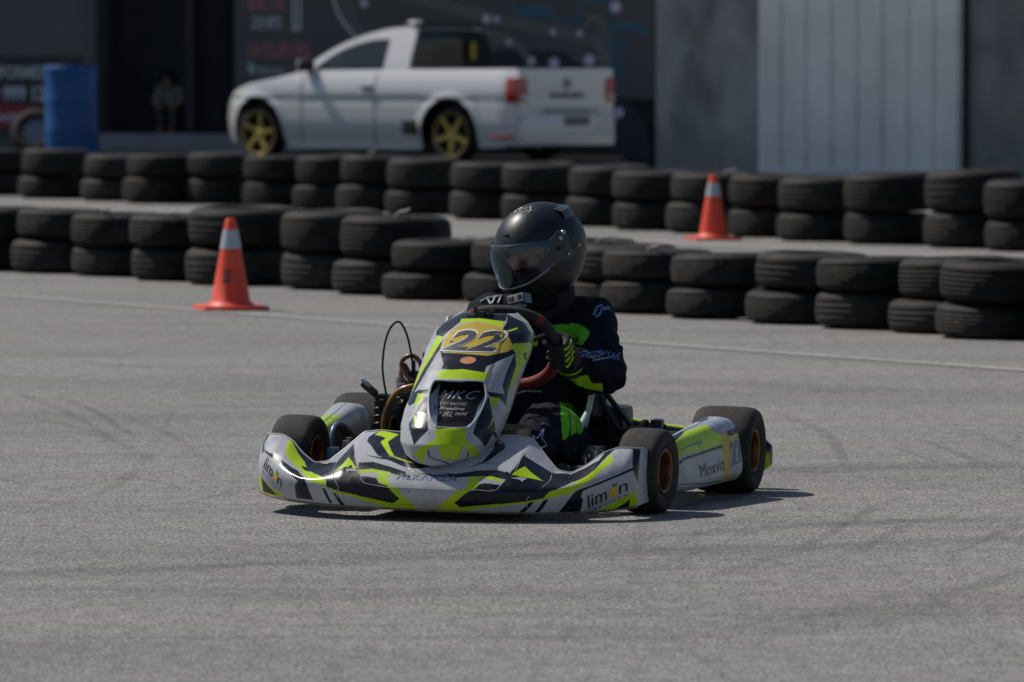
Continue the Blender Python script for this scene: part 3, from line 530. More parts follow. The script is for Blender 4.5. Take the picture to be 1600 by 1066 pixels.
def tyre(x, y, z, dia, h, label, group, strap=False):
    k = random.choice([0, 0, 1, 2])
    o = bpy.data.objects.new('tyre', TM[k]); col.objects.link(o); o.location = (x, y, z); o.scale = (dia / 2, dia / 2, h)
    o.rotation_euler = (R(random.uniform(-1.6, 1.6)), R(random.uniform(-1.6, 1.6)), random.uniform(0, 6.28))
    tag(o, label, 'tyre', group)
    if strap:
        mb = MB(); a = random.uniform(-2.4, -.6)
        c = Vector((math.cos(a) * .85, math.sin(a) * .85, 1.0)); t = Vector((math.cos(a + .9), math.sin(a + .9), 0)) * .10
        mb.tube(smooth_path([c - t * 2 + Vector((0, 0, -.02)), c - t + Vector((0, 0, .10)), c + Vector((0, 0, .12)), c + t + Vector((0, 0, .17))], 5), .022, 6)
        s_ = mb.build('cable_tie', M['strap'], o)
        s_.rotation_euler = (0, 0, -o.rotation_euler.z); s_.scale = (1, 1, 1)
FR = [(-80, 424, .62, .41), (17, 428, .64, .41), (109, 433, .62, .40), (202, 440, .62, .41), (287, 447, .70, .475), (440, 454, .62, .475),
      (520, 462, .68, .46), (598, 470, .62, .34), (722, 475, .62, .36), (826, 481, .62, .37), (880, 486, .62, .36), (937, 492, .62, .345), (1037, 500, .62, .345),
      (1164, 508, .62, .37), (1268, 516, .63, .365), (1388, 523, .62, .38), (1458, 532, .66, .385), (1602, 541, .66, .39), (1690, 549, .64, .38)]
BK = [(-62, 306, .70, .46), (28, 311, .70, .49), (127, 315, .68, .45), (190, 319, .72, .47), (288, 320, .70, .49), (380, 325, .68, .48), (455, 328, .66, .50),
      (525, 332, .68, .51), (603, 336, .70, .50), (702, 344, .70, .49), (783, 348, .70, .50), (882, 355, .70, .50), (955, 361, .72, .48), (1040, 366, .70, .48),
      (1136, 372, .70, .485), (1212, 378, .72, .485), (1316, 383, .70, .53), (1438, 389, .72, .57), (1535, 394, .70, .51), (1636, 399, .70, .5)]
def barrier(LST, where, group, sx):
    vis = [e for e in LST if e[0] > -40 and e[0] < 1600]
    for e in LST:
        px, py, dia, h = e; p = pix(px, py); y = p.y + dia * .45; x = (px - 800) / 9200 * (y * 1.0012) + dia / 2
        if e in vis: nm = ORD[vis.index(e)] + ' stack from the left'
        else: nm = 'stack cut off at far left' if px < 0 else 'stack at the far right'
        hl = h * random.uniform(.44, .53); r = random.uniform
        ux = r(.0, .05) * sx
        if px == 598: ux = .045
        tyre(x, y, 0, dia * r(.95, 1.02), hl, 'worn tyre at the bottom of the %s, %s' % (nm, where), group)
        tyre(x + ux, y + r(-.02, .02), hl + .002, dia * r(.97, 1.02), h - hl, 'worn tyre on top of the %s, %s' % (nm, where), group, random.random() < .2)
barrier(FR, 'near tyre barrier', 'tyres of the near barrier', 1)
barrier(BK, 'far tyre barrier', 'tyres of the far barrier', 1)

# ================================================================== CONES
M['cone'] = mat('cone_orange', (.80, .075, .03), .5, noise=(8, .12))
M['reflect'] = mat('reflective_band', (.42, .47, .52), .35, noise=(60, .06))
M['coneprint'] = mat('cone_print', (.12, .06, .05), .6)
def cone(loc, H_, label, print_):
    r = empty('traffic_cone', loc, R(14)); tag(r, label, 'traffic cone', 'orange traffic cones')
    b = MB(); b.box((0, 0, .0125 * H_ / .5), (.36 * H_ / .5, .36 * H_ / .5, .025 * H_ / .5), bev=.008); b.build('base', M['cone'], r)
    k = H_ / .5; rad = lambda z: .115 * k - (.115 - .027) * k * (z / (.5 * k))
    def part(z0, z1, name, m, off=0):
        mb = MB(); mb.lathe([(rad(z0) + off, z0), (rad((z0 + z1) / 2) + off, (z0 + z1) / 2), (rad(z1) + off, z1)], 40); return mb.build(name, m, r)
    mb = MB(); mb.lathe([(rad(.02 * k) + .022, .026 * k), (rad(.03 * k) + .012, .036 * k), (rad(.05 * k), .05 * k), (rad(.25 * k), .25 * k), (rad(.485 * k), .485 * k),
                         (rad(.5 * k) - .004, .498 * k), (rad(.5 * k) - .010, .5 * k), (rad(.5 * k) - .012, .47 * k)], 40); mb.build('cone_body', M['cone'], r)
    part(.335 * k, .438 * k, 'reflective_band', M['reflect'], .0025)
    if print_:
        V = []; Fc = []
        for j, (za, zb) in enumerate([(.150, .172), (.182, .20), (.206, .222)]):
            for i in range(9):
                a = R(-118 + i * 4) - R(14)
                for z in (za * k, zb * k): V.append(((rad(z) + .002) * math.cos(a), (rad(z) + .002) * math.sin(a), z))
            for i in range(8): q = j * 18 + 2 * i; Fc.append((q, q + 2, q + 3, q + 1))
        mesh('printed_mark', V, Fc, M['coneprint'], r)
cone((-1.551, 32.45, 0), .505, 'orange traffic cone with a dark printed mark in front of the near tyre barrier', True)
cone((1.535, 44.9, 0), .497, 'orange traffic cone standing between the two tyre barriers without printed mark', False)

# ================================================================== YARD AND BUILDING
M['yard'] = mat('yard_asphalt', (.020, .020, .022), 1.0, spec=.0, noise=(1.2, .2), bump=(20, .2, .01))
b = MB(); b.box((-14.5, 70.0, .13), (31.5, 18, .26)); y_ = b.build('yard_slab', M['yard'], smooth=False); tag(y_, kind='structure')
WR = R(-15); WO = Vector((-6.26, 72.0, 0))          # wall line origin (left edge of the view) and heading
wd_ = Vector((math.cos(WR), math.sin(WR), 0))
def wx(px):                                          # distance along the wall at which it is seen at px
    k = (px - 800) / 9200
    return (k * WO.y - WO.x) / (wd_.x - k * wd_.y)
def wz(px, py):
    Y = WO.y + wx(px) * wd_.y; return CAM_H - (py - 90) * Y / 9200
def concrete(name, c, amt, sc1=.9):
    m = mat(name, c, .85, bump=(9, .25, .01)); n = m.node_tree; L = n.links.new; b = n.nodes['Principled BSDF']
    tc = n.nodes.new('ShaderNodeTexCoord'); mp = n.nodes.new('ShaderNodeMapping'); mp.inputs['Scale'].default_value = (1, 1, .45); L(tc.outputs['Object'], mp.inputs[0])
    t = n.nodes.new('ShaderNodeTexNoise'); t.inputs['Scale'].default_value = sc1 * 2.2; t.inputs['Detail'].default_value = 7; t.inputs['Distortion'].default_value = .7; L(mp.outputs[0], t.inputs[0])
    r = n.nodes.new('ShaderNodeMapRange'); r.inputs[1].default_value = .3; r.inputs[2].default_value = .7; r.inputs[3].default_value = 1 - amt; r.inputs[4].default_value = 1 + amt; L(t.outputs[0], r.inputs[0])
    q = n.nodes.new('ShaderNodeVectorMath'); q.operation = 'SCALE'; q.inputs[0].default_value = c; L(r.outputs[0], q.inputs['Scale']); L(q.outputs[0], b.inputs['Base Color'])
    return m
M['conc'] = concrete('grey_render', (.36, .35, .35), .42)
M['conc2'] = concrete('grey_render_dark', (.28, .27, .265), .34)
M['wallgrey'] = mat('charcoal_wall', (.15, .145, .145), .8, noise=(1.5, .12))
M['walldark'] = mat('dark_wall', (.022, .022, .026), .9, noise=(2, .2))
M['plinth'] = mat('plinth_concrete', (.24, .25, .27), .8, noise=(2, .15))
M['interior'] = mat('interior_wall', (.10, .10, .11), .9, noise=(2, .2))
bl = empty('building', WO, WR); tag(bl, 'dark grey workshop building behind the parked pickup with an open doorway', 'building')
def seg(p0, p1, name, m, yf=0.0, th=.3, z0=0., z1=5.2):
    x0, x1 = wx(p0), wx(p1); b = MB(); b.box(((x0 + x1) / 2, yf + th / 2, (z0 + z1) / 2), (x1 - x0, th, z1 - z0)); return b.build(name, m, bl, smooth=False)
seg(-420, 155, 'wall', M['wallgrey'])
seg(155.2, 173, 'pillar', M['walldark'], -.08, .38)
seg(365, 1026, 'wall', M['walldark'])
seg(1026.2, 1187, 'wall', M['conc'], -.05, .35)
seg(1187.2, 1506, 'wall', M['conc2'])
seg(1515, 2100, 'wall', M['conc2'], -.03, .33)
seg(1506.2, 1514.8, 'pillar', M['walldark'], -.16, .46)
# the room behind the doorway
b = MB(); x0, x1 = wx(120), wx(420)
b.box(((x0 + x1) / 2, 1.6, 2.6), (x1 - x0, .1, 5.2)); b.box((x0, 1.0, 2.6), (.1, 1.2, 5.2)); b.box((x1, 1.0, 2.6), (.1, 1.2, 5.2)); b.build('interior_wall', M['interior'], bl, smooth=False)
b = MB(); b.box(((x0 + x1) / 2, 2.2, .235), (x1 - x0, 3.6, .47)); b.build('floor', M['walldark'], bl, smooth=False)
b = MB(); xa, xb = wx(290), wx(364.5); b.box(((xa + xb) / 2, .55, 2.85), (xb - xa, .06, 4.7)); b.build('door_leaf', M['walldark'], bl, smooth=False)
b = MB(); b.box((wx(281), .45, 2.85), (.12, .12, 4.7)); b.build('door_post', mat('door_post_brown', (.05, .04, .045), .8), bl, smooth=False)
b = MB(); xa, xb = wx(164), wx(500); b.box(((xa + xb) / 2, -.36, .355), (xb - xa, .7, .235), bev=.01); b.build('doorstep', M['plinth'], bl, smooth=False)
b = MB(); b.box((6, 2.0, 5.3), (24, 5.6, .2)); b.build('roof', M['conc'], bl, smooth=False)
b = MB(); b.box((6, 4.3, 2.6), (24, .2, 5.2)); b.build('back_wall', M['conc2'], bl, smooth=False)

# corrugated gate
cg = empty('corrugated_gate', WO, WR); tag(cg, 'pale blue-grey corrugated metal gate between two concrete walls', 'gate')
x0, x1 = wx(1187.5), wx(1505.8); V = []; Fc = []; n = 8; P = []
pw = (x1 - x0) / n
for k in range(n):
    a = x0 + k * pw
    P += [(a, -.10), (a + pw * .80, -.10), (a + pw * .83, -.045), (a + pw * .965, -.045)]
P.append((x1, -.10))
for x, y in P: V += [(x, y, .03), (x, y, 5.0)]
for i in range(len(P) - 1): Fc.append((2 * i, 2 * i + 2, 2 * i + 3, 2 * i + 1))
M['gate'] = mat('gate_paint', (.90, .89, .86), .55, noise=(1.6, .10))
o = mesh('gate_sheet', V, Fc, M['gate'], cg, False); q = o.modifiers.new('s', 'SOLIDIFY'); q.thickness = .004; q.offset = 1
for zc_ in (.06, 5.03): b = MB(); b.box(((x0 + x1) / 2, -.10, zc_), (x1 - x0, .05, .1)); b.build('gate_rail', M['gate'], cg, smooth=False)

# --------------------------------------------------- writing
def text_mesh(txt, size=1, bold=0.0, extrude=0.0, align='LEFT', spacing=1.0, shear=0.0, res=3):
    cu = bpy.data.curves.new('t', 'FONT'); cu.body = txt; cu.size = size; cu.offset = bold; cu.extrude = extrude
    cu.align_x = align; cu.space_character = spacing; cu.shear = shear; cu.resolution_u = res
    o = bpy.data.objects.new('t', cu); col.objects.link(o); dg = bpy.context.evaluated_depsgraph_get()
    me = bpy.data.meshes.new_from_object(o.evaluated_get(dg)); bpy.data.objects.remove(o); bpy.data.curves.remove(cu); return me
def wall_text(txt, p0, p1, py0, py1, name, m, parent, yoff, bold=.01, spacing=1.0):
    """letters on the wall plane, filling the given extents"""
    me = text_mesh(txt, 1, bold, 0, spacing=spacing); c = np.empty(len(me.vertices) * 3); me.vertices.foreach_get('co', c); c = c.reshape(-1, 3)
    a, b_ = c.min(0), c.max(0); x0, x1 = wx(p0), wx(p1); z0, z1 = wz(p0, py1), wz(p0, py0)
    x = x0 + (c[:, 0] - a[0]) / (b_[0] - a[0]) * (x1 - x0); z = z0 + (c[:, 1] - a[1]) / (b_[1] - a[1]) * (z1 - z0)
    me.vertices.foreach_set('co', np.stack([x, np.full_like(x, yoff), z], -1).reshape(-1)); me.update()
    me.materials.clear(); me.materials.append(m); o = bpy.data.objects.new(name, me); col.objects.link(o); o.parent = parent; return o
def wall_poly(pts, name, m, parent, yoff):
    V = [(wx(x), yoff, wz(x, y)) for x, y in pts]; return mesh(name, V, [tuple(range(len(V)))], m, parent, False)
def wall_line(pts, name, m, parent, yoff, wd=.05, close=False):
    P = smooth_path([(wx(x), 0, wz(x, y)) for x, y in pts], 8); V = []; Fc = []
    for i, p in enumerate(P):
        t = (P[min(i + 1, len(P) - 1)] - P[max(i - 1, 0)]).normalized(); nn = Vector((-t.z, 0, t.x)) * wd / 2
        V += [(p.x - nn.x, yoff, p.z - nn.z), (p.x + nn.x, yoff, p.z + nn.z)]
    for i in range(len(P) - 1): Fc.append((2 * i, 2 * i + 2, 2 * i + 3, 2 * i + 1))
    return V, Fc
M['ban'] = mat('banner_vinyl', (.11, .108, .108), .6, noise=(1.2, .08))
M['ban2'] = mat('banner_dark_print', (.028, .030, .040), .6)
M['btred'] = mat('banner_red_print', (.55, .17, .20), .6)
M['btgrey'] = mat('banner_grey_print', (.68, .70, .78), .6)
M['btpink'] = mat('banner_dot_print', (.75, .64, .78), .6)
M['btblue'] = mat('banner_blue_print', (.035, .15, .23), .6)
M['btgreen'] = mat('banner_track_print', (.20, .22, .20), .6)
bn = empty('track_map_banner', WO, WR); tag(bn, 'large dark banner with a race track map and red lettering behind the white pickup', 'banner')
b = MB(); x0, x1 = wx(369), wx(1024); b.box(((x0 + x1) / 2, -.02, 3.0), (x1 - x0, .03, 4.2)); b.build('banner_sheet', M['ban'], bn, smooth=False)
wall_poly([(372, 285), (372, 262), (1022, 262), (1022, 285)], 'printed_panel', M['ban2'], bn, -.038)
wall_poly([(700, 262), (690, 120), (780, 78), (880, 80), (975, 150), (1010, 190), (1022, 262)], 'printed_panel', M['ban2'], bn, -.0385)
wall_text('RECTA', 391, 447, -6, 16, 'lettering', M['btred'], bn, -.04, .03)
wall_text('215 MTS', 396, 441, 26, 45, 'lettering', M['btgrey'], bn, -.04, .02)
wall_text('14 CURVAS', 391, 486, 67, 91, 'lettering', M['btred'], bn, -.04, .025)
wall_text('9', 389, 400, 99, 118, 'lettering', M['btgrey'], bn, -.04, .02)
wall_text('DERECHAS', 404, 446, 105, 117, 'lettering', M['btgrey'], bn, -.04, .0)
mb = MB()
for pts in ([(460, -8), (460, 44), (470, 46), (470, -8)],): mb.add(*wall_line([(461, -8), (461, 20), (461, 45)], '', None, None, -.04, .03)); mb.add(*wall_line([(470, -8), (470, 20), (470, 45)], '', None, None, -.04, .03)); mb.add(*wall_line([(459, 46), (466, 46), (472, 46)], '', None, None, -.041, .03))
mb.add(*wall_line([(520, -20), (530, 20), (560, 60), (600, 80)], '', None, None, -.04, .03))
mb.build('map_scale', M['btgrey'], bn, smooth=False)
mb = MB()
for d in (0, 9):
    mb.add(*wall_line([(620, -14 + d), (700, 6 + d), (800, 30 + d), (900, 52 + d), (935, 64 + d), (950 - d, 100)], '', None, None, -.041 - d * 1e-4, .035))
    mb.add(*wall_line([(700, 45 + d), (760, 50 + d), (800, 62 + d), (822, 80 + d), (828, 106)], '', None, None, -.0412 - d * 1e-4, .03))
    mb.add(*wall_line([(915, 50 - d), (925, 26 + d * .5), (942 - d * .3, 30 + d), (950 - d, 60), (952 - d, 110)], '', None, None, -.0414 - d * 1e-4, .03))
    mb.add(*wall_line([(540 + d, -15), (545 + d, 30), (570 + d, 60)], '', None, None, -.0416 - d * 1e-4, .03))
mb.build('map_track', M['btgreen'], bn, smooth=False)
mb = MB()
for k, pts in enumerate([[(803, -8), (806, 14), (812, 22), (840, 24), (864, 26)], [(812, 16), (840, 15), (866, 20)], [(864, 26), (876, 34), (900, 34), (912, 6), (935, 0), (952, 12), (958, 40), (960, 110), (962, 160)], [(964, 42), (990, 42), (1014, 51)], [(962, 66), (972, 66), (984, 66)], [(970, 68), (970, 110), (970, 150)]]):
    mb.add(*wall_line(pts, '', None, None, -.042 - k * 1e-4, .045 if k not in (1, 3) else .08))
mb.build('map_outline', M['btblue'], bn, smooth=False)
mb = MB()
for x, y, r in ((571, 5, .05), (963, 11, .065), (832, 95, .05), (867, 98, .06), (922, 94, .065), (968, 176, .06)):
    V = [(wx(x) + r * math.cos(a), -.044, wz(x, y) + r * math.sin(a)) for a in np.linspace(0, 6.28, 19)[:-1]]; mesh('map_marker', V, [tuple(range(18))], M['btpink'], bn, False)
mb = MB()
for x, y, r in ((777, 31, .035), (866, 51, .035), (907, 52, .035), (797, 66, .035), (762, 30, .05)):
    V = [(wx(x) + r * math.cos(a), -.045, wz(x, y) + r * math.sin(a)) for a in np.linspace(0, 6.28, 13)[:-1]]; mesh('map_marker', V, [tuple(range(12))], M['btgrey'], bn, False)
# left information sign
sg = empty('information_sign', WO, WR); tag(sg, 'low dark sign with white and red print behind the blue barrel', 'sign')
b = MB(); x0, x1 = wx(-160), wx(128); z0 = .45; z1 = wz(40, 88); b.box(((x0 + x1) / 2, -.03, (z0 + z1) / 2), (x1 - x0, .04, z1 - z0)); b.build('sign_board', mat('sign_board', (.05, .048, .055), .6), sg, smooth=False)
wall_text('INFORMES', -16, 72, 103, 123, 'lettering', M['btgrey'], sg, -.055, .02)
wall_text('999 12', 8, 73, 134, 158, 'lettering', M['btgrey'], sg, -.055, .03)
wall_poly([(-150, 201), (-150, 160), (2, 161), (64, 166), (70, 178), (30, 200)], 'red_stripe', mat('sign_red', (.34, .04, .05), .6), sg, -.054)
wall_text('MMENTI', -40, 32, 178, 190, 'lettering', M['btgrey'], sg, -.057, .03)
wall_poly([(-6, 152), (-6, 146), (5, 142), (5, 152)], 'red_stripe', M['btred'], sg, -.056)

# ================================================================== BARREL, WHEEL, SEATED PERSON
M['blue'] = mat('blue_drum', (.008, .10, .32), .4, noise=(6, .12))
br = empty('barrel', (-4.93, 66.0, .26)); tag(br, 'blue plastic drum standing left of the open doorway', 'barrel')
mb = MB(); pr = [(.0001, .0), (.27, .0), (.295, .03), (.30, .06)]
for z in (.33, .66): pr += [(.30, z - .04), (.303, z - .015), (.303, z + .015), (.30, z + .04)]
pr += [(.30, .96), (.306, .985), (.306, 1.02), (.292, 1.04), (.285, 1.02), (.0001, 1.015)]
mb.lathe(pr, 48); mb.build('drum', M['blue'], br)
mb = MB(); mb.lathe([(.0001, 1.06), (.04, 1.06), (.045, 1.015)], 16, Matrix.Translation((.17, 0, 0))); mb.build('bung', M['black'], br)
sw = empty('spare_wheel', (-5.43, 67.2, .53)); sw.rotation_euler = (R(58), R(-24), R(10)); tag(sw, 'black wheel with a grey disc leaning beside the blue drum', 'wheel')
o = bpy.data.objects.new('tyre', TM[1]); col.objects.link(o); o.parent = sw; o.scale = (.29, .29, .18); o.location = (0, 0, -.09)
mb = MB(); mb.lathe([(.0001, .055), (.12, .05), (.2, .03), (.205, 0)], 32); mb.build('hub_disc', mat('grey_disc', (.22, .21, .24), .5), sw)

# child-sized person sitting bent forward in the doorway
pr_ = empty('person', (0, 0, 0)); xq = wx(246); pw_ = WO + wd_ * xq
pr_.location = (pw_.x + .1, pw_.y + .55, .47); pr_.rotation_euler = (0, 0, R(-12))
tag(pr_, 'person with black hair in a pale top sitting head bowed in the dark doorway', 'person')
mb = MB(); c_ = mb.capsule
c_((0, .16, .30), .095, (0, .10, .50), .10); c_((0, .10, .50), .10, (0, .02, .58), .06); c_((-.13, .08, .53), .05, (.13, .08, .53), .05)
for s_ in (-1, 1):
    c_((s_ * .13, .08, .53), .045, (s_ * .17, .0, .36), .036); c_((s_ * .17, .0, .36), .034, (s_ * .06, -.16, .33), .026)
    c_((s_ * .07, .16, .28), .075, (s_ * .085, -.10, .32), .055); c_((s_ * .085, -.10, .32), .05, (s_ * .07, -.07, .05), .035); c_((s_ * .07, -.07, .04), .035, (s_ * .08, -.18, .03), .028)
mb.ellipsoid((0, -.03, .64), (.085, .10, .11)); mb.ellipsoid((0, -.13, .61), (.018, .02, .02))
bo = remeshed(mb, 'body', M['skin'], pr_, .012, 4)
def dressed(src, name, m, test, off, parent):
    """a garment: the faces of a body that pass the test, pushed outwards"""
    bm = bmesh.new(); bm.from_mesh(src.data); bm.normal_update()
    dl = [f for f in bm.faces if not test(f.calc_center_median())]; bmesh.ops.delete(bm, geom=dl, context='FACES')
    for v in bm.verts: v.co += v.normal * off
    me = bpy.data.meshes.new(name); bm.to_mesh(me); bm.free(); me.materials.clear(); me.materials.append(m)
    o = bpy.data.objects.new(name, me); col.objects.link(o); o.parent = parent; q = o.modifiers.new('s', 'SOLIDIFY'); q.thickness = .006; return o
dressed(bo, 'shirt', mat('pale_shirt', (.26, .24, .235), .9), lambda c: c.z > .36 and c.z < .585 and c.y > -.06, .006, pr_)
dressed(bo, 'trousers', mat('grey_trousers', (.07, .08, .085), .9), lambda c: c.z < .345 and c.z > .07 and not (c.y < -.1 and c.z > .31), .007, pr_)
mb = MB(); mb.ellipsoid((0, -.015, .67), (.105, .12, .11)); mb.ellipsoid((0, .03, .63), (.10, .09, .10)); mb.ellipsoid((.06, .0, .62), (.06, .09, .07)); remeshed(mb, 'hair', M['blackp'], pr_, .012, 3)
st = empty('stool', pr_.location, R(-12)); tag(st, 'small dark stool under the seated person in the doorway', 'stool')
mb = MB(); mb.box((0, .2, .19), (.30, .26, .03), bev=.005); mb.build('seat', M['walldark'], st)
for sx_ in (-1, 1):
    for sy_ in (-1, 1): mb = MB(); mb.box((sx_ * .12, .2 + sy_ * .1, .0875), (.025, .025, .175)); mb.build('leg', M['walldark'], st, smooth=False)

# ================================================================== PICKUP
M['car'] = mat('white_car_paint', (.70, .70, .71), .16, coat=1.0, noise=(2, .02))
M['glass'] = mat('tinted_glass', (.012, .016, .02), .08, spec=.6)
M['glass2'] = mat('side_glass', (.025, .035, .045), .10, spec=.6)
M['lamp'] = mat('tail_lamp', (.42, .012, .018), .2, coat=1)
M['lampc'] = mat('clear_lamp', (.5, .5, .52), .15, coat=1)
M['rimg'] = mat('gold_alloy', (.60, .45, .12), .42, metal=.4)
M['carblk'] = mat('car_black_trim', (.012, .012, .014), .5)
M['cartyre'] = mat('car_tyre', (.02, .02, .021), .75)
tk = empty('pickup_truck', (.58, 64.15, .26), R(141)); tag(tk, 'white single cab pickup truck with gold wheels parked behind the tyre barriers', 'pickup truck')
L_ = 4.37; WR_, WF = .93, 3.72
def lerpk(x, K): return np.interp(x, [k[0] for k in K], [k[1] for k in K])
def zlo(x):
    z = lerpk(x, [(0, .20), (.25, .16), (1.5, .125), (3.0, .125), (4.0, .14), (4.37, .22)])
    for c in (WR_, WF):
        d = np.abs(x - c); a = np.where(d < .40, .29 + np.sqrt(np.maximum(.40 ** 2 - d * d, 0)), 0); z = np.maximum(z, a)
    return z
def zhi(x): return lerpk(x, [(0, .99), (.05, 1.01), (1.7, 1.0), (2.9, .985), (3.2, .955), (3.45, .905), (3.85, .84), (4.12, .76), (4.26, .68), (4.33, .60), (4.37, .48)])
def wid(x, z):
    w = .865 - .10 * np.clip((z - .72) / .3, 0, 1.2) ** 2 - .05 * np.clip((.45 - z) / .25, 0, 1) ** 2
    w = w - .26 * np.clip((x - 3.65) / .72, 0, 1) ** 2.2 - .05 * np.clip((.25 - x) / .25, 0, 1) ** 2
    for c in (WR_, WF): w = w + .02 * np.exp(-((np.hypot(x - c, z - .29) - .41) / .05) ** 2)
    w = w - .012 * np.exp(-((z - .66) / .02) ** 2)
    return w
xs = np.unique(np.concatenate([np.linspace(0, L_, 110)] + [c + .40 * np.cos(np.linspace(0, math.pi, 30)) for c in (WR_, WF)]))
vv = np.linspace(0, 1, 22)
X, Vv = np.meshgrid(xs, vv, indexing='ij'); Z = zlo(X) + (zhi(X) - zlo(X)) * Vv; Wd = wid(X, Z)
grids = []
bd = MB()
def addgrid(mb, P, flip=False):
    nu, nv = P.shape[:2]; F_ = []
    for i in range(nu - 1):
        for j in range(nv - 1):
            q = (i * nv + j, (i + 1) * nv + j, (i + 1) * nv + j + 1, i * nv + j + 1); F_.append(q if not flip else q[::-1])
    mb.add([tuple(p) for p in P.reshape(-1, 3)], F_)
addgrid(bd, np.stack([X, Wd, Z], -1)); addgrid(bd, np.stack([X, -Wd, Z], -1), True)
xh = np.linspace(3.0, L_, 30); yy = np.linspace(-1, 1, 15); XH, YY = np.meshgrid(xh, yy, indexing='ij'); ZH = zhi(XH); WH = wid(XH, ZH)
addgrid(bd, np.stack([XH, YY * WH, ZH + .035 * (1 - YY ** 2)], -1), True)
zf = np.linspace(.22, .48, 8); ZF, YF = np.meshgrid(zf, yy, indexing='ij'); addgrid(bd, np.stack([np.full_like(ZF, L_) + .03 * (1 - YF ** 2), YF * wid(np.full_like(ZF, L_), ZF), ZF], -1))
body = bd.build('body', M['car'], tk, ang=50)
# bed rails, tonneau, inner arches, underbody
b = MB(); b.box((.83, 0, .955), (1.62, 1.44, .03)); b.build('tonneau', M['carblk'], tk, smooth=False)
b = MB(); b.box((2.1, 0, .26), (4.0, 1.36, .2)); b.box((2.1, 0, .62), (3.9, 1.3, .5)); b.build('chassis', M['carblk'], tk, smooth=False)
for s_ in (-1, 1):
    b = MB()
    P = [(x, s_ * float(wid(x, 1.0)), 1.0) for x in np.linspace(.02, 1.66, 12)]
    for i in range(11):
        x0, x1 = P[i][0], P[i + 1][0]; w0, w1 = P[i][1], P[i + 1][1]
        b.add([(x0, w0, 1.005), (x1, w1, 1.0), (x1, w1 - s_ * .07, 1.006), (x0, w0 - s_ * .07, 1.008)], [(0, 1, 2, 3)])
    b.build('bed_rail', M['car'], tk, smooth=False)
# cab
def croof(x): return lerpk(x, [(1.60, 1.37), (1.66, 1.435), (1.76, 1.465), (2.04, 1.445), (2.31, 1.39), (2.59, 1.30), (2.86, 1.18), (3.14, 1.035), (3.30, .965)])
def cw(x, z): return .755 - .20 * np.clip((z - .98) / .52, 0, 1) ** 1.15 - .06 * np.clip((x - 2.6) / .6, 0, 1)
xc = np.linspace(1.60, 3.30, 60); XC, VC = np.meshgrid(xc, np.linspace(0, 1, 14), indexing='ij'); ZC = .97 + (croof(XC) - .97) * VC
XS = XC - .0 * ZC; cb = MB(); addgrid(cb, np.stack([XS, cw(XC, ZC), ZC], -1)); addgrid(cb, np.stack([XS, -cw(XC, ZC), ZC], -1), True)
XR, YR = np.meshgrid(xc, yy, indexing='ij'); ZR = croof(XR); addgrid(cb, np.stack([XR, YR * cw(XR, ZR), ZR + .035 * (1 - np.abs(YR) ** 3)], -1), True)
zr = np.linspace(.97, 1.36, 8); ZB, YB = np.meshgrid(zr, yy, indexing='ij'); addgrid(cb, np.stack([1.60 - .03 * (1 - YB ** 2), YB * cw(1.6 * np.ones_like(ZB), ZB), ZB], -1))
cb.build('cab', M['car'], tk, ang=50)
for s_ in (-1, 1):                                     # side windows
    xw = np.linspace(1.97, 2.98, 24); top = lerpk(xw, [(1.97, 1.335), (2.2, 1.325), (2.42, 1.28), (2.62, 1.215), (2.82, 1.12), (2.98, 1.01)])
    XW, VW = np.meshgrid(xw, np.linspace(0, 1, 10), indexing='ij'); ZW = 1.0 + (top[:, None] - 1.0) * VW + 0 * XW; XW2 = XW - .05 * (1 - VW) * 0
    m_ = MB(); addgrid(m_, np.stack([XW2 - .03 * (ZW - 1), s_ * (cw(XW, ZW) + .006), ZW], -1), s_ < 0); m_.build('side_window', M['glass2'], tk)
m_ = MB(); xw = np.linspace(2.62, 3.22, 14); XW, YW = np.meshgrid(xw, np.linspace(-.9, .9, 13), indexing='ij'); ZW = croof(XW)
addgrid(m_, np.stack([XW, YW * cw(XW, ZW), ZW + .035 * (1 - np.abs(YW) ** 3) + .006], -1), True); m_.build('windscreen', M['glass'], tk)
m_ = MB(); ZB, YB = np.meshgrid(np.linspace(.99, 1.43, 8), np.linspace(-.97, .97, 13), indexing='ij')
addgrid(m_, np.stack([1.585 + .04 * np.clip((ZB - 1.36) / .08, 0, 1) - .035 * (1 - YB ** 2), YB * cw(1.6 * np.ones_like(ZB), ZB), ZB], -1)); m_.build('rear_window', M['glass'], tk)
b = MB(); b.box((1.70, 0, 1.50), (.26, 1.02, .03), bev=.008); b.build('roof_spoiler', M['carblk'], tk)
b = MB(); b.ellipsoid((1.88, .30, 1.51), (.11, .07, .03)); b.build('roof_lamp', M['car'], tk)
b = MB(); b.ellipsoid((1.50, -.25, 1.20), (.004, .05, .11)); b.build('window_sticker', M['yelp'], tk)
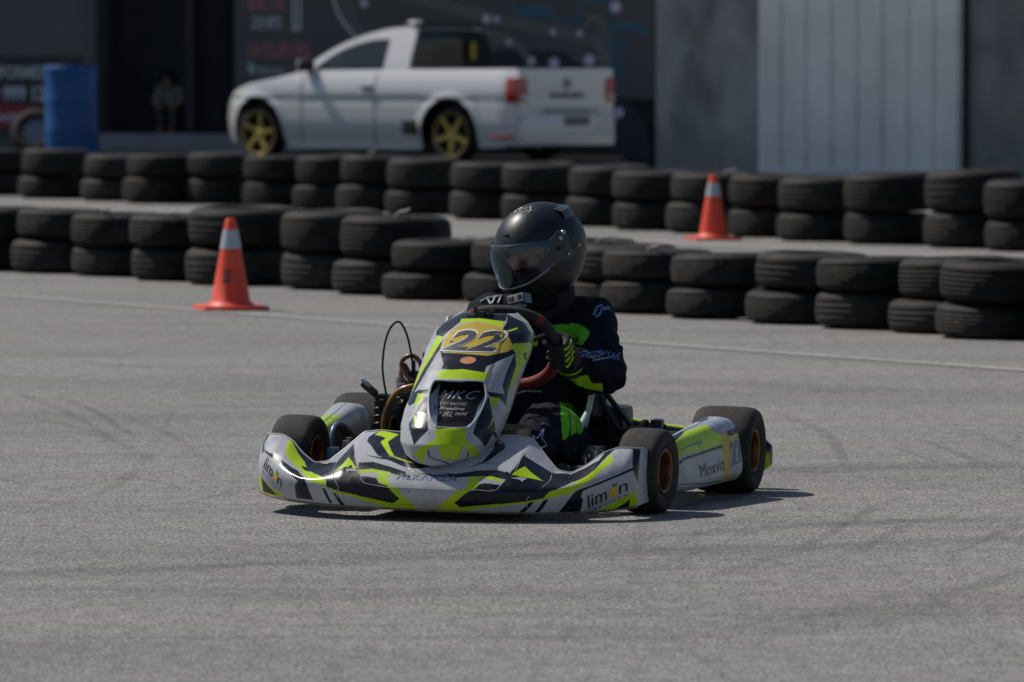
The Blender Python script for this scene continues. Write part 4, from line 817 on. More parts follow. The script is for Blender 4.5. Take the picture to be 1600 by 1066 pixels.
for s_ in (-1, 1):
    mi = MB(); mi.box((2.99, s_ * .86, 1.04), (.10, .20, .13), bev=.03); mo = mi.build('mirror', M['carblk'], tk)
    m2 = MB(); m2.box((3.025, s_ * .86, 1.05), (.05, .19, .12), bev=.02); m2.build('mirror_cap', M['car'], mo)
    m3 = MB(); m3.box((2.10, s_ * .868, .80), (.16, .03, .035), bev=.012); m3.build('door_handle', M['carblk'], tk)
    for x, za, zb in ((1.99, .16, .97), (3.05, .20, .94)):
        m4 = MB(); zz = np.linspace(za, zb, 12); m4.add([(x + d, s_ * (float(wid(x, z)) + .003), z) for z in zz for d in (0, .012)], [(2 * i, 2 * i + 1, 2 * i + 3, 2 * i + 2) for i in range(11)])
        m4.build('door_seam', M['carblk'], tk, smooth=False)
    hl = MB(); hl.ellipsoid((4.12, s_ * .62, .66), (.13, .10, .075), (0, R(30), s_ * R(-30))); hl.build('headlight', M['lampc'], tk)
    tl = MB(); tl.box((.055, s_ * .775, .775), (.17, .19, .27), bev=.025); to = tl.build('tail_light', M['lamp'], tk)
    t2 = MB(); t2.box((-.036, s_ * .76, .70), (.012, .11, .07), bev=.004); t2.build('reversing_lamp', M['lampc'], to)
b = MB(); b.box((1.47, .862, .37), (.24, .02, .15), bev=.008); b.build('side_vent', M['carblk'], tk)
b = MB(); b.box((3.28, -.0, .975), (.05, 1.2, .02)); b.build('cowl', M['carblk'], tk)
# tailgate and bumper
ZB, YB = np.meshgrid(np.linspace(.50, 1.01, 12), np.linspace(-1, 1, 21), indexing='ij')
m_ = MB(); addgrid(m_, np.stack([-.015 + .02 * ((ZB - .75) / .25) ** 2 * .5 - .012 * np.exp(-((ZB - .60) / .03) ** 2) + .0 * YB, YB * .825, ZB], -1)); m_.build('tailgate', M['car'], tk)
m_ = MB(); m_.box((.10, 0, .345), (.36, 1.60, .36), bev=.06); m_.build('rear_bumper', M['car'], tk)
m_ = MB(); m_.box((-.088, 0, .545), (.02, .95, .022), bev=.004); m_.box((-.092, -.1, .44), (.02, .42, .10), bev=.008); m_.build('plate_recess', mat('plate_recess_grey', (.16, .16, .18), .5), tk)
m_ = MB(); m_.box((.18, .862, .27), (.30, .012, .03), bev=.003); m_.build('reflector', M['lamp'], tk)
m_ = MB(); m_.box((.08, -.862, .27), (.12, .012, .03), bev=.003); m_.build('reflector', M['lamp'], tk)
em = MB(); em.lathe([(.052, -.004), (.060, -.004), (.060, .004), (.052, .004)], 24, Matrix.Translation((-.03, 0, .845)) @ Euler((0, R(90), 0)).to_matrix().to_4x4(), closed=True)
em.tube([(-.03, .035, .87), (-.03, .015, .83), (-.03, 0, .85), (-.03, -.015, .83), (-.03, -.035, .87)], .006, 6); em.build('emblem', M['carblk'], tk)
me = text_mesh('SAVEIRO', .085, .003, .004, 'CENTER', 1.9); me.materials.clear(); me.materials.append(M['carblk']); o = bpy.data.objects.new('lettering', me); col.objects.link(o)
o.parent = tk; o.location = (-.032, 0, .69); o.rotation_euler = (R(90), 0, R(-90))
# wheels
for x, s_ in ((WR_, 1), (WF, 1), (WR_, -1), (WF, -1)):
    wh = empty('wheel', (x, s_ * .735, .29), 0, tk); wh.rotation_euler = (R(-90 * s_), 0, 0)
    mb = MB(); mb.lathe([(.215, -.10), (.23, -.105), (.27, -.10), (.288, -.08), (.292, 0), (.288, .08), (.27, .10), (.25, .104), (.24, .095), (.20, .05), (.20, -.09)], 48, closed=True); mb.build('tyre', M['cartyre'], wh)
    mb = MB(); mb.lathe([(.243, .096), (.238, .106), (.228, .10), (.215, .05), (.20, -.09)], 40)
    for k in range(5):
        a = k * 2 * math.pi / 5 + .3 + (x == WF) * .5; m0 = Matrix.Rotation(a, 4, 'Z')
        mb.add([(.03, -.030, .045), (.03, .030, .045), (.232, .024, .085), (.232, -.024, .085), (.03, -.030, .088), (.03, .030, .088), (.232, .020, .104), (.232, -.020, .104)],
               [(0, 3, 2, 1), (4, 5, 6, 7), (0, 1, 5, 4), (1, 2, 6, 5), (2, 3, 7, 6), (3, 0, 4, 7)], m0)
    mb.lathe([(.0001, .095), (.035, .095), (.045, .085), (.045, .04)], 20)
    mb.build('rim', M['rimg'], wh)
    mb = MB(); mb.lathe([(.0001, -.02), (.13, -.02), (.13, .0), (.0001, .0)], 24); mb.build('brake_disc', M['carblk'], wh)

# ================================================================== GO-KART
KART_M = None
kart = empty('go_kart'); tag(kart, 'lime, white and navy racing go-kart with number 22 cornering in front of the tyre barriers', 'go-kart')
def kart_pose(o):
    """kart leans 1.2 degrees onto its loaded wheels"""
    ro = R(1.2)
    A = Matrix.Translation((-.126, 18.08, 0)) @ Matrix.Rotation(R(-15), 4, 'Z') @ Matrix.Translation((.6, 0, 0)) @ Matrix.Rotation(ro, 4, 'Y') @ Matrix.Translation((-.6, 0, 0))
    o.matrix_world = A; o.location = A.to_translation(); o.rotation_euler = A.to_euler()
kart_pose(kart)
def paint(U, V, polys, base=WHITE):
    C = np.empty(U.shape + (3,)); C[:] = base
    pal = {'W': WHITE, 'D': NAVY, 'L': LIME, 'Y': YEL, 'G': (.20, .21, .22), 'O': (.42, .20, .08), 'E': (.25, .21, .17), 'K': (.008, .008, .010), 'S': (.30, .32, .34), 'B': (.33, .40, .48)}
    for p in polys:
        c = pal[p[0]]; P = p[2]
        if p[1] == 0: C[inpoly(U, V, P)] = c
        else: C[distpoly(U, V, P, False) < p[1]] = c
    return C
# ---------- front bumper fairing : u across (0..1), v bottom->top (0..1)
BK_ = [(0, 0.0, -.22, .228, -.500, .086, -.470, .020), (.15, .09, -.22, .230, -.497, .086, -.467, .020), (.35, .21, -.21, .236, -.485, .086, -.455, .020),
       (.43, .265, -.21, .230, -.475, .088, -.447, .021), (.50, .315, -.24, .180, -.462, .088, -.435, .021), (.57, .360, -.27, .140, -.450, .088, -.420, .022),
       (.64, .405, -.27, .133, -.430, .090, -.400, .023), (.71, .450, -.25, .160, -.400, .095, -.372, .024), (.77, .490, -.225, .195, -.370, .100, -.340, .026),
       (.83, .530, -.20, .211, -.335, .104, -.305, .028), (.89, .570, -.185, .211, -.292, .106, -.262, .032), (.94, .597, -.15, .207, -.240, .106, -.215, .037),
       (1.0, .606, -.05, .200, -.10, .106, -.09, .045)]
def bumper(U, V):
    s = np.abs(U * 2 - 1); sg_ = np.sign(U * 2 - 1)
    x, yt, zt, yl, zl, yb, zb = kf(s, BK_)
    # profile keys bottom, lip, shoulder, top
    ym = yl + (yt - yl) * .38 - .012; zm = zl + (zt - zl) * .52
    def sp(a, b, c, d, t):
        t0 = np.clip(t / .28, 0, 1); t1 = np.clip((t - .28) / .36, 0, 1); t2 = np.clip((t - .64) / .36, 0, 1)
        def cr(p0, p1, p2, p3, q): return .5 * (2 * p1 + (p2 - p0) * q + (2 * p0 - 5 * p1 + 4 * p2 - p3) * q * q + (p3 - p0 + 3 * p1 - 3 * p2) * q ** 3)
        r = np.where(t < .28, cr(a, a, b, c, t0), np.where(t < .64, cr(a, b, c, d, t1), cr(b, c, d, d, t2))); return r
    y = sp(yb, yl, ym, yt, V); z = sp(zb, zl, zm, zt, V)
    # a shallow crease above the lip and a recess line at the panel joint
    return np.stack([x * sg_ - .018, y, z], -1)
NOSE_K = [(0, .020, -.30, .150, .150), (.04, .085, -.29, .157, .165), (.10, .118, -.275, .178, .185), (.18, .140, -.255, .215, .205), (.28, .152, -.205, .262, .225),
          (.38, .156, -.15, .305, .235), (.50, .154, -.07, .362, .240), (.62, .156, .01, .425, .225), (.74, .160, .08, .480, .200), (.86, .152, .13, .532, .160),
          (.93, .125, .16, .562, .125), (1.0, .085, .185, .588, .09)]
MOUTH = None
def nose(U, V, recess=True):
    w_, yb, z, d = kf(V, NOSE_K); a = (U * 2 - 1) * math.pi / 2
    x = w_ * np.sign(a) * np.abs(np.sin(a)) ** .92; f = np.abs(np.cos(a)) ** .80
    y = yb - d * f; z = z - .03 * (1 - f) * 0
    # raised centre panel edge
    k = np.clip((.62 - np.abs(np.sin(a))) / .03, 0, 1); y = y - .006 * k * np.clip(V * 6, 0, 1) * np.clip((1 - V) * 8, 0, 1)
    if recess and LIV.get('mouth'):
        P = LIV['mouth']; sx_ = 2.2; ins = inpoly(U, V, P); dd = distpoly(U * 1.0, V * 1.0, P) * ins
        q = np.clip(dd / .03, 0, 1); q = q * q * (3 - 2 * q); y = y + .055 * q; z = z + .0 * q
    return np.stack([x, y, z], -1)
def pod(U, V):
    """closed side pod: u front->rear, v around the section (0..1), right-hand side"""
    y = .17 + .58 * U
    zt = np.interp(U, [0, .15, .85, 1], [.195, .215, .258, .250]); zb = np.interp(U, [0, .3, 1], [.05, .048, .055])
    xo = np.interp(U, [0, .12, .9, 1], [.59, .615, .685, .682]); xi = xo - np.interp(U, [0, 1], [.075, .145])
    e = np.clip(np.minimum(U / .06, (1 - U) / .05), 0, 1) ** .5 * .12 + .88
    cx, cz = (xo + xi) / 2, (zt + zb) / 2; hx, hz = (xo - xi) / 2 * e, (zt - zb) / 2 * e
    a = V * 2 * math.pi + math.pi; ca, sa = np.cos(a), np.sin(a)
    x = cx + hx * np.sign(ca) * np.abs(ca) ** .55; z = cz + hz * np.sign(sa) * np.abs(sa) ** .55
    x = x + .016 * np.clip((z - cz) / hz, -1, 1) * -1 * (ca > 0)
    return np.stack([x, y, z], -1)
def uvgrid(nu, nv): return np.meshgrid(np.linspace(0, 1, nu), np.linspace(0, 1, nv), indexing='ij')
U, V = uvgrid(900, 230); Pb = bumper(U, V)
o_b = grid_mesh('front_fairing', Pb, M['paint'], kart, np.stack([U, V], -1), paint(U, V, LIV['bumper']), flip=False)
q = o_b.modifiers.new('s', 'SOLIDIFY'); q.thickness = .004; q.offset = -1
U, V = uvgrid(420, 520); Pn = nose(U, V)
o_n = grid_mesh('nose_panel', Pn, M['paint'], kart, np.stack([U, V], -1), paint(U, V, LIV['nose']), flip=False)
q = o_n.modifiers.new('s', 'SOLIDIFY'); q.thickness = .004; q.offset = -1
U, V = uvgrid(260, 240); Pp = pod(U, V)
o_p = grid_mesh('side_pod', Pp, M['paint'], kart, np.stack([U, V], -1), paint(U, V, LIV['pod']), flip=False)
Cl = paint(U, V, LIV['podl'], (.58, .56, .53)); Pl = Pp.copy(); Pl[..., 0] *= -1
o_pl = grid_mesh('side_pod', Pl, M['paint'], kart, np.stack([U, V], -1), Cl, flip=True)
def capend(P, name, par):       # end caps of the pods
    for i in (0, P.shape[0] - 1):
        V_ = [tuple(p) for p in P[i, :-1]]; mesh(name, V_, [tuple(range(len(V_)))], M['podin'], par, False)
capend(Pp, 'end_panel', o_p); capend(Pl, 'end_panel', o_pl)

# ---------- decals: flat letters dropped onto the curved panels
def bvh(o):
    me = o.data; return BVHTree.FromPolygons([v.co.copy() for v in me.vertices], [tuple(p.vertices) for p in me.polygons])
def quads_bvh(P, step=3):
    Q = P[::step, ::step]; nu, nv = Q.shape[:2]; vs = [Vector(p) for p in Q.reshape(-1, 3)]
    fs = [(i * nv + j, (i + 1) * nv + j, (i + 1) * nv + j + 1, i * nv + j + 1) for i in range(nu - 1) for j in range(nv - 1)]
    return BVHTree.FromPolygons(vs, fs)
TB, TN, TP = quads_bvh(Pb), quads_bvh(Pn, 2), quads_bvh(Pp, 2)
def decal(me, tree, O_, Xa, Za, D_, m, name, parent, lift=.0018, fit=None, subdiv=True):
    """me in its own xy plane; placed at O_ + x*Xa + y*Za and dropped along D_ onto the surface"""
    if subdiv:
        bm = bmesh.new(); bm.from_mesh(me); bmesh.ops.triangulate(bm, faces=bm.faces)
        for _ in range(3):
            le = [e for e in bm.edges if e.calc_length() > .22 * (1 if fit else 99)]
            if not le: break
            bmesh.ops.subdivide_edges(bm, edges=le, cuts=1)
        bmesh.ops.triangulate(bm, faces=bm.faces); bm.to_mesh(me); bm.free()
    c = np.empty(len(me.vertices) * 3); me.vertices.foreach_get('co', c); c = c.reshape(-1, 3)
    if fit: a, b_ = c.min(0), c.max(0); c[:, 0] = (c[:, 0] - a[0]) / (b_[0] - a[0]); c[:, 1] = (c[:, 1] - a[1]) / (b_[1] - a[1])
    O_, Xa, Za, D_ = map(Vector, (O_, Xa, Za, D_)); D_ = D_.normalized(); last = None
    for i, v in enumerate(me.vertices):
        p = O_ + Xa * c[i, 0] + Za * c[i, 1]
        h = tree.ray_cast(p - D_ * .6, D_)
        v.co = (h[0] - D_ * lift) if h[0] else p
    me.materials.clear(); me.materials.append(m); me.update()
    o = bpy.data.objects.new(name, me); col.objects.link(o); o.parent = parent; return o
F_ = (0, 1, 0)
def ftext(txt, tree, p00, p10, p01, m, name, parent, bold=.0, lift=.0018, spacing=1.0, D_=F_, shear=0):
    """corner points: lower-left, lower-right, upper-left of the word"""
    me = text_mesh(txt, 1, bold, spacing=spacing, shear=shear); O_ = Vector(p00)
    return decal(me, tree, O_, Vector(p10) - O_, Vector(p01) - O_, D_, m, name, parent, lift, fit=True)
# words on the front
ftext('\u039bLK\u039bNZ\u039b', TB, (-.104, -.4, .111), (.083, -.4, .111), (-.104, -.4, .127), M['bluep'], 'lettering', o_b, .012, spacing=1.15)
for sx, a, b_, c_ in ((-1, (-.578, -.3, .116), (-.500, -.3, .061), (-.566, -.3, .150)), (1, (.462, -.3, .036), (.562, -.3, .088), (.463, -.3, .076))):
    ftext('lim', TB, a, Vector(a) + (Vector(b_) - Vector(a)) * .50, c_, M['blackp'], 'lettering', o_b, .004)
    A = Vector(a); B = Vector(b_); T = (Vector(c_) - A)
    me = text_mesh('n', 1, .004); O2 = A + (B - A) * .80; decal(me, TB, O2, (B - A) * .2, T * .66, F_, M['blackp'], 'lettering', o_b, fit=True)
    bm = bmesh.new(); bmesh.ops.create_circle(bm, cap_ends=True, radius=.5, segments=20); me = bpy.data.meshes.new('lemon'); bm.to_mesh(me); bm.free()
    cc = A + (B - A) * .66 + T * .36; decal(me, TB, cc, (B - A) * .21, T * .80, F_, M['yelp'], 'lemon_mark', o_b)
    me = bpy.data.meshes.new('leaf'); me.from_pydata([(0, 0, 0), (.3, .35, 0), (.9, .4, 0), (.5, .05, 0), (0, .5, 0), (-.2, .55, 0)], [], [(0, 3, 2, 1), (0, 1, 4, 5)])
    decal(me, TB, cc + T * .38, (B - A) * .14, T * .5, F_, mat('leaf_print', (.05, .16, .05), .6), 'leaf_mark', o_b)
    dn = T * -.36
    ftext('efectivo', TB, A + dn + (B - A) * .02, B + dn + (B - A) * .0, A + dn * .42 + (B - A) * .02, M['navyp'], 'lettering', o_b, .0, spacing=1.5)
# number and sponsor words on the nose
def nn(px0, px1, za, zb): return (px0, -.2, za), (px1, -.2, za), (px0, -.2, zb)
def upn(txt, x0, x1, z0, z1, m, bold, lift, spacing=1.0, sh=0.25):
    return ftext(txt, TN, (x0, -.2, z0), (x1, -.2, z0), (x0, -.2, z1), m, 'lettering', o_n, bold, lift, spacing, shear=sh)
M['spons'] = mat('grey_print', (.30, .32, .35), .5)
upn('22', -.080, .106, .480, .545, M['whitep'], .045, .0025)
upn('22', -.074, .100, .483, .542, M['yelp'], .033, .0033)
upn('22', -.072, .098, .484, .541, M['navyp'], .024, .0041)
upn('MKC', -.032, .085, .345, .369, M['spons'], .0, .002, 1.1, .3)
upn('SPORT RACING', -.034, .060, .328, .336, M['spons'], -.004, .002, 1.0)
upn('Freeline', -.017, .058, .314, .323, M['spons'], .01, .002)
upn('ROK CUP', -.038, -.008, .300, .308, M['spons'], .0, .002); upn('IRL', -.000, .030, .296, .310, M['spons'], .0, .002); upn('ONLINE', .036, .070, .300, .308, M['spons'], .02, .002)
bm = bmesh.new(); bmesh.ops.create_circle(bm, cap_ends=True, radius=.5, segments=14); me = bpy.data.meshes.new('disc'); bm.to_mesh(me); bm.free()
decal(me, TN, (-.030, -.2, .3185), (.013, 0, 0), (0, 0, .013), F_, M['bluep'], 'round_mark', o_n)
bm = bmesh.new(); bmesh.ops.create_circle(bm, cap_ends=True, radius=.5, segments=18); me = bpy.data.meshes.new('disc'); bm.to_mesh(me); bm.free()
for k, (sx_, lf) in enumerate(((1.0, .002),)): decal(me, TN, (.026, -.2, .457), (.048, 0, 0), (0, 0, .020), F_, M['orangep'], 'round_mark', o_n, lf)
# pod writing (seen from the driver's left)
ftext('Moxviz', TP, (.7, .36, .085), (.7, .56, .100), (.7, .355, .125), M['navyp'], 'lettering', o_p, -.012, D_=(-1, 0, 0))
ftext('22', TP, (.7, .625, .105), (.7, .715, .112), (.7, .620, .185), M['whitep'], 'lettering', o_p, .05, .002, D_=(-1, 0, 0))
ftext('22', TP, (.7, .628, .108), (.7, .712, .115), (.7, .623, .182), mat('faded_print', (.16, .17, .17), .5), 'lettering', o_p, .02, .0026, D_=(-1, 0, 0))
ftext('MUVZ', TP, (.7, .62, .200), (.7, .72, .206), (.7, .618, .218), M['navyp'], 'lettering', o_p, .03, .002, D_=(-1, 0, 0))

# seam strips along the panel joints of the fairing
def on_surf(tree, pts, r, name, m, parent, D_=F_, lift=.001):
    P = []
    for p in smooth_path(pts, 10):
        h = tree.ray_cast(Vector(p) - Vector(D_) * .6, Vector(D_))
        if h[0]: P.append(h[0] - Vector(D_) * lift)
    mb = MB(); mb.tube(P, r, 6); return mb.build(name, m, parent)
def uvp(fn, pts): 
    a = np.array(pts, float); return [Vector(p) for p in fn(a[:, 0], a[:, 1])]
for key, fn, rr in (('seams', bumper, .0013),):
    for pts in LIV.get(key, []): mb = MB(); mb.tube(smooth_path(uvp(fn, pts), 8), rr, 6); mb.build('panel_joint', M['edge'], o_b)
# rolled white rim round the mouth opening, and beak edge
if LIV.get('mouth'):
    a = np.array(LIV['mouth'] + [LIV['mouth'][0]]); pts = [Vector(p) for p in nose(a[:, 0], a[:, 1], False)]
    mb = MB(); mb.tube(smooth_path(pts, 6), .0032, 8); mb.build('mouth_rim', mat('rim_white', WHITE, .2, coat=.6), o_n)

# worn lower lip, moulded top edge and fixings of the fairing
ub = np.linspace(.03, .97, 140)
mb = MB(); mb.tube([Vector(p) + Vector((0, -.001, -.001)) for p in bumper(ub, np.zeros(140) + .004)], .0034, 8); mb.build('scraped_edge', mat('scraped_plastic', (.17, .12, .075), .7, noise=(30, .5)), o_b)
mb = MB(); mb.tube([Vector(p) for p in bumper(ub, np.ones(140))], .0030, 8); mb.build('top_edge', mat('edge_plastic', (.42, .42, .43), .35), o_b)
vn = np.linspace(0, 1, 60)
for ue in (0.0, 1.0): mb = MB(); mb.tube([Vector(p) for p in nose(np.full(60, ue), vn, False)], .0026, 6); mb.build('side_edge', M['edge'], o_n)
for u_, v_ in ((.30, .52), (.70, .52), (.36, .20), (.64, .20), (.22, .80), (.78, .80)):
    p = bumper(np.array([u_]), np.array([v_]))[0]; mb = MB(); mb.lathe([(.0001, .0022), (.0045, .0018), (.0055, 0)], 14, Matrix.Translation(Vector(p)) @ Vector((0, -1, .35)).to_track_quat('Z', 'Y').to_matrix().to_4x4()); mb.build('rivet', M['blacksteel'], o_b)
for u_, v_ in ((.40, .80), (.62, .80), (.50, .30)):
    p = nose(np.array([u_]), np.array([v_]), False)[0]
    if v_ > .5: mb = MB(); mb.lathe([(.0001, .0022), (.004, .0018), (.005, 0)], 14, Matrix.Translation(Vector(p)) @ Vector((0, -1, .35)).to_track_quat('Z', 'Y').to_matrix().to_4x4()); mb.build('rivet', M['steel'], o_n)
# ---------- wheels
M['dish'] = mat('brown_dish', (.085, .032, .012), .5, metal=.5, noise=(30, .3))
def slick(name_parent, x, y, rad, wdt, rimr, steer=0, camber=0, side=1):
    wh = empty('wheel', (x, y, rad), 0, kart); wh.rotation_euler = (0, R(90) + camber, steer)
    h = wdt / 2; mb = MB()
    pr = [(rimr, -h * .72), (rimr + .012, -h * .86), (rad * .80, -h * .99), (rad * .90, -h * .94), (rad * .965, -h * .82), (rad * .992, -h * .6), (rad, -h * .2), (rad, h * .2),
          (rad * .992, h * .6), (rad * .965, h * .82), (rad * .90, h * .94), (rad * .80, h * .99), (rimr + .012, h * .86), (rimr, h * .72), (rimr - .004, h * .6), (rimr - .004, -h * .6)]
    mb.lathe(pr, 72, closed=True); mb.build('tyre', M['rubber'], wh, ang=60)
    for sg2 in (1, -1):
        mb = MB(); mb.lathe([(rimr + .004, sg2 * h * .84), (rimr - .001, sg2 * h * .89), (rimr - .006, sg2 * h * .86), (rimr - .009, sg2 * h * .72)], 48); rm = mb.build('rim', M['gold'], wh)
        mb = MB(); mb.lathe([(rimr - .009, sg2 * h * .72), (rimr - .013, sg2 * h * .5), (rimr - .020, sg2 * h * .12), (.035, sg2 * h * .05), (.030, sg2 * h * .30), (.0001, sg2 * h * .30)], 48); mb.build('rim_dish', M['dish'], rm)
    mb = MB()
    for k in range(3): a = k * 2.094 + .4; mb.lathe([(.006, h * .45), (.006, h * .02)], 8, Matrix.Translation((.026 * math.cos(a), .026 * math.sin(a), 0)))
    mb.lathe([(.0001, h * .5), (.012, h * .5), (.012, -h * .5), (.0001, -h * .5)], 12); mb.build('hub', M['steel'], wh)
    return wh
slick(kart, .555, 0, .130, .135, .066, R(-5)); slick(kart, -.555, 0, .130, .135, .066, R(-1))
slick(kart, .600, .90, .1385, .205, .067); slick(kart, -.600, .90, .1385, .205, .067)

# ---------- chassis
mb = MB(); T_ = lambda pts, r, n=6: mb.tube(smooth_path(pts, n), r, 10)
for s_ in (-1, 1):
    T_([(s_ * .36, -.15, .06), (s_ * .34, .05, .055), (s_ * .30, .3, .05), (s_ * .31, .7, .05), (s_ * .33, 1.12, .06)], .015)
    T_([(s_ * .18, -.42, .06), (s_ * .22, -.2, .055), (s_ * .30, .0, .055), (s_ * .46, .0, .12)], .014)
T_([(-.34, .02, .055), (.34, .02, .055)], .014); T_([(-.31, .45, .05), (.31, .45, .05)], .014); T_([(-.3, -.38, .06), (.3, -.38, .06)], .011)
T_([(-.33, 1.12, .06), (.33, 1.12, .06)], .014)
mb.build('chassis_frame', M['blacksteel'], kart)
mb = MB(); mb.box((0, .05, .036), (.52, .92, .004)); mb.build('floor_tray', M['blacksteel'], kart, smooth=False)
mb = MB(); mb.tube([(-.66, .9, .1385), (.66, .9, .1385)], .0248, 20); mb.build('rear_axle', M['blacksteel'], kart)
for s_ in (-1, 1):
    mb = MB(); mb.lathe([(.0249, -.045), (.052, -.045), (.052, .045), (.0249, .045)], 24, Matrix.Translation((s_ * .40, .9, .1385)) @ Euler((0, R(90), 0)).to_matrix().to_4x4())
    mb.box((s_ * .33, .9, .12), (.03, .09, .15), bev=.008); mb.build('axle_bearing', M['blacksteel'], kart)
    # pod support bars
    mb = MB(); mb.tube(smooth_path([(s_ * .30, .25, .07), (s_ * .44, .25, .09), (s_ * .50, .27, .10), (s_ * .50, .68, .10), (s_ * .44, .70, .09), (s_ * .30, .70, .07)], 6), .010, 8); mb.build('pod_bar', M['bluebar'], kart)
# front bumper bars seen between fairing and knee
mb = MB(); mb.tube(smooth_path([(.20, -.30, .185), (.27, -.26, .165), (.33, -.20, .13), (.345, -.10, .11), (.34, .0, .07)], 6), .009, 10)
mb.tube(smooth_path([(.17, -.30, .12), (.27, -.24, .115), (.345, -.12, .09)], 6), .009, 10); mb.build('bumper_bar', M['steel'], kart)
mb = MB(); mb.lathe([(.0001, -.012), (.018, -.012), (.018, .012), (.0001, .012)], 16, Matrix.Translation((.335, -.17, .135)) @ Euler((R(60), 0, 0)).to_matrix().to_4x4()); mb.build('bar_clamp', M['black'], kart)
# blue-grey frame with brown plate inside the far pod
mb = MB(); pod_in = [(-.502, .20, .10), (-.502, .17, .185), (-.502, .24, .22), (-.510, .44, .165), (-.513, .50, .095), (-.507, .36, .085), (-.502, .20, .10)]
mb.tube(smooth_path(pod_in, 6), .008, 8); mb.build('pod_opening_frame', M['bluebar'], kart)
mesh('pod_opening_plate', [(p[0] - .004, p[1], p[2]) for p in pod_in[:-1]], [(0, 1, 2, 3, 4, 5)], M['brownp'], kart, False)
mb = MB(); mb.box((-.40, .02, .10), (.10, .06, .02), bev=.004); mb.box((-.44, -.02, .13), (.03, .05, .07), bev=.006); mb.build('stub_axle', M['bluebar'], kart)
mb = MB(); mb.box((.42, .02, .11), (.14, .05, .025), bev=.004); mb.box((.455, .0, .13), (.03, .05, .08), bev=.006)
mb.tube([(.10, .10, .10), (.42, .06, .11)], .006, 8); mb.build('stub_axle', M['steel'], kart)
for s_ in (-1, 1):
    mb = MB(); mb.lathe([(.0001, .03), (.010, .03), (.010, .02), (.020, .02), (.022, 0), (.022, -.03), (.0001, -.03)], 16, Matrix.Translation((s_ * .395, .0, .165))); mb.build('king_pin', M['steel'], kart)
# fuel tank, steering column, tie rods
mb = MB(); mb.box((.07, .02, .155), (.20, .20, .19), bev=.03); tk2 = mb.build('fuel_tank', M['tank'], kart)
mb = MB(); mb.lathe([(.0001, .02), (.028, .02), (.028, 0), (.0001, 0)], 20, Matrix.Translation((.06, -.02, .25))); mb.build('tank_cap', M['black'], tk2)
mb = MB(); mb.tube([(0, -.02, .10), (0, .34, .455)], .010, 10); mb.tube([(.02, .0, .10), (.17, .06, .16)], .006, 8); mb.build('steering_column', M['steel'], kart)
mb = MB(); mb.tube([(-.02, .12, .30), (.11, .20, .345), (.16, .22, .345)], .0035, 6); mb.tube([(-.02, .14, .34), (.06, .18, .335), (.07, .18, .385)], .004, 6); mb.tube([(.03, .10, .30), (.09, .10, .325)], .004, 6)
mb.build('nose_bracket', M['steel'], kart)
# pedals
for s_ in (-1, 1):
    mb = MB(); mb.tube(smooth_path([(s_ * .10, -.28, .06), (s_ * .12, -.30, .14), (s_ * .17, -.30, .19), (s_ * .19, -.30, .17)], 5), .007, 8); mb.build('pedal', M['steel'], kart)
# steering wheel: tilted ring, u along the ring
SWC = Vector((.012, .355, .470)); SWR = .150; st = math.radians(36)
sx1 = Vector((1, 0, 0)); sx2 = Vector((0, -math.sin(st), math.cos(st))); sn = sx1.cross(sx2)
def ring(a, r=SWR):
    ca, sa = math.cos(a), math.sin(a); e = .82 if sa > 0 else 1.0
    return SWC + sx1 * r * math.copysign(abs(ca) ** e, ca) * 1.04 + sx2 * r * math.copysign(abs(sa) ** e, sa)
swo = empty('steering_wheel', (0, 0, 0), 0, kart)
def arc(a0, a1, name, m, r=.0165, bump_=0):
    mb = MB(); mb.tube([ring(R(a0 + (a1 - a0) * k / 40)) for k in range(41)], r, 16, True); return mb.build(name, m, swo, ang=60)
arc(-12, 42, 'grip', M['grip'], .0175); arc(42, 50, 'grip_band', M['red'], .0182); arc(50, 138, 'grip', M['grip'], .0165); arc(138, 146, 'grip_band', M['red'], .0178); arc(146, 190, 'grip', M['grip'], .0175)
arc(190, 348, 'lower_grip', M['red'], .0195)
mb = MB()
for a in (20, 160, 270): p = ring(R(a)); mb.tube([SWC - sn * .0, SWC + (p - SWC) * .98], [.010, .007], 8)
mb.lathe([(.0001, .02), (.035, .02), (.04, .01), (.04, -.01), (.0001, -.01)], 20, Matrix.Translation(SWC) @ sn.to_track_quat('Z', 'Y').to_matrix().to_4x4()); mb.build('spoke', M['blacksteel'], swo)
for i in range(6):
    a0 = 112 + i * 4.2; arc(a0, a0 + 2.6, 'grip_print', M['red'], .0170)
# clamp camera mount on the nose top
mb = MB(); mb.box((-.005, .085, .585), (.034, .03, .018), bev=.003); mb.box((-.012, .07, .572), (.05, .012, .012), bev=.002); mb.box((-.02, .08, .60), (.010, .02, .02), bev=.002)
mb.tube([(-.045, .08, .578), (.03, .085, .588)], .005, 8); mb.box((.028, .085, .592), (.012, .024, .02), bev=.002); mb.build('camera_clamp', M['black'], kart)
for p in ((-.157, .0, .455), (.135, .02, .47)): mb = MB(); mb.box(p, (.012, .018, .022), bev=.003); mb.build('panel_clip', M['black'], o_n)

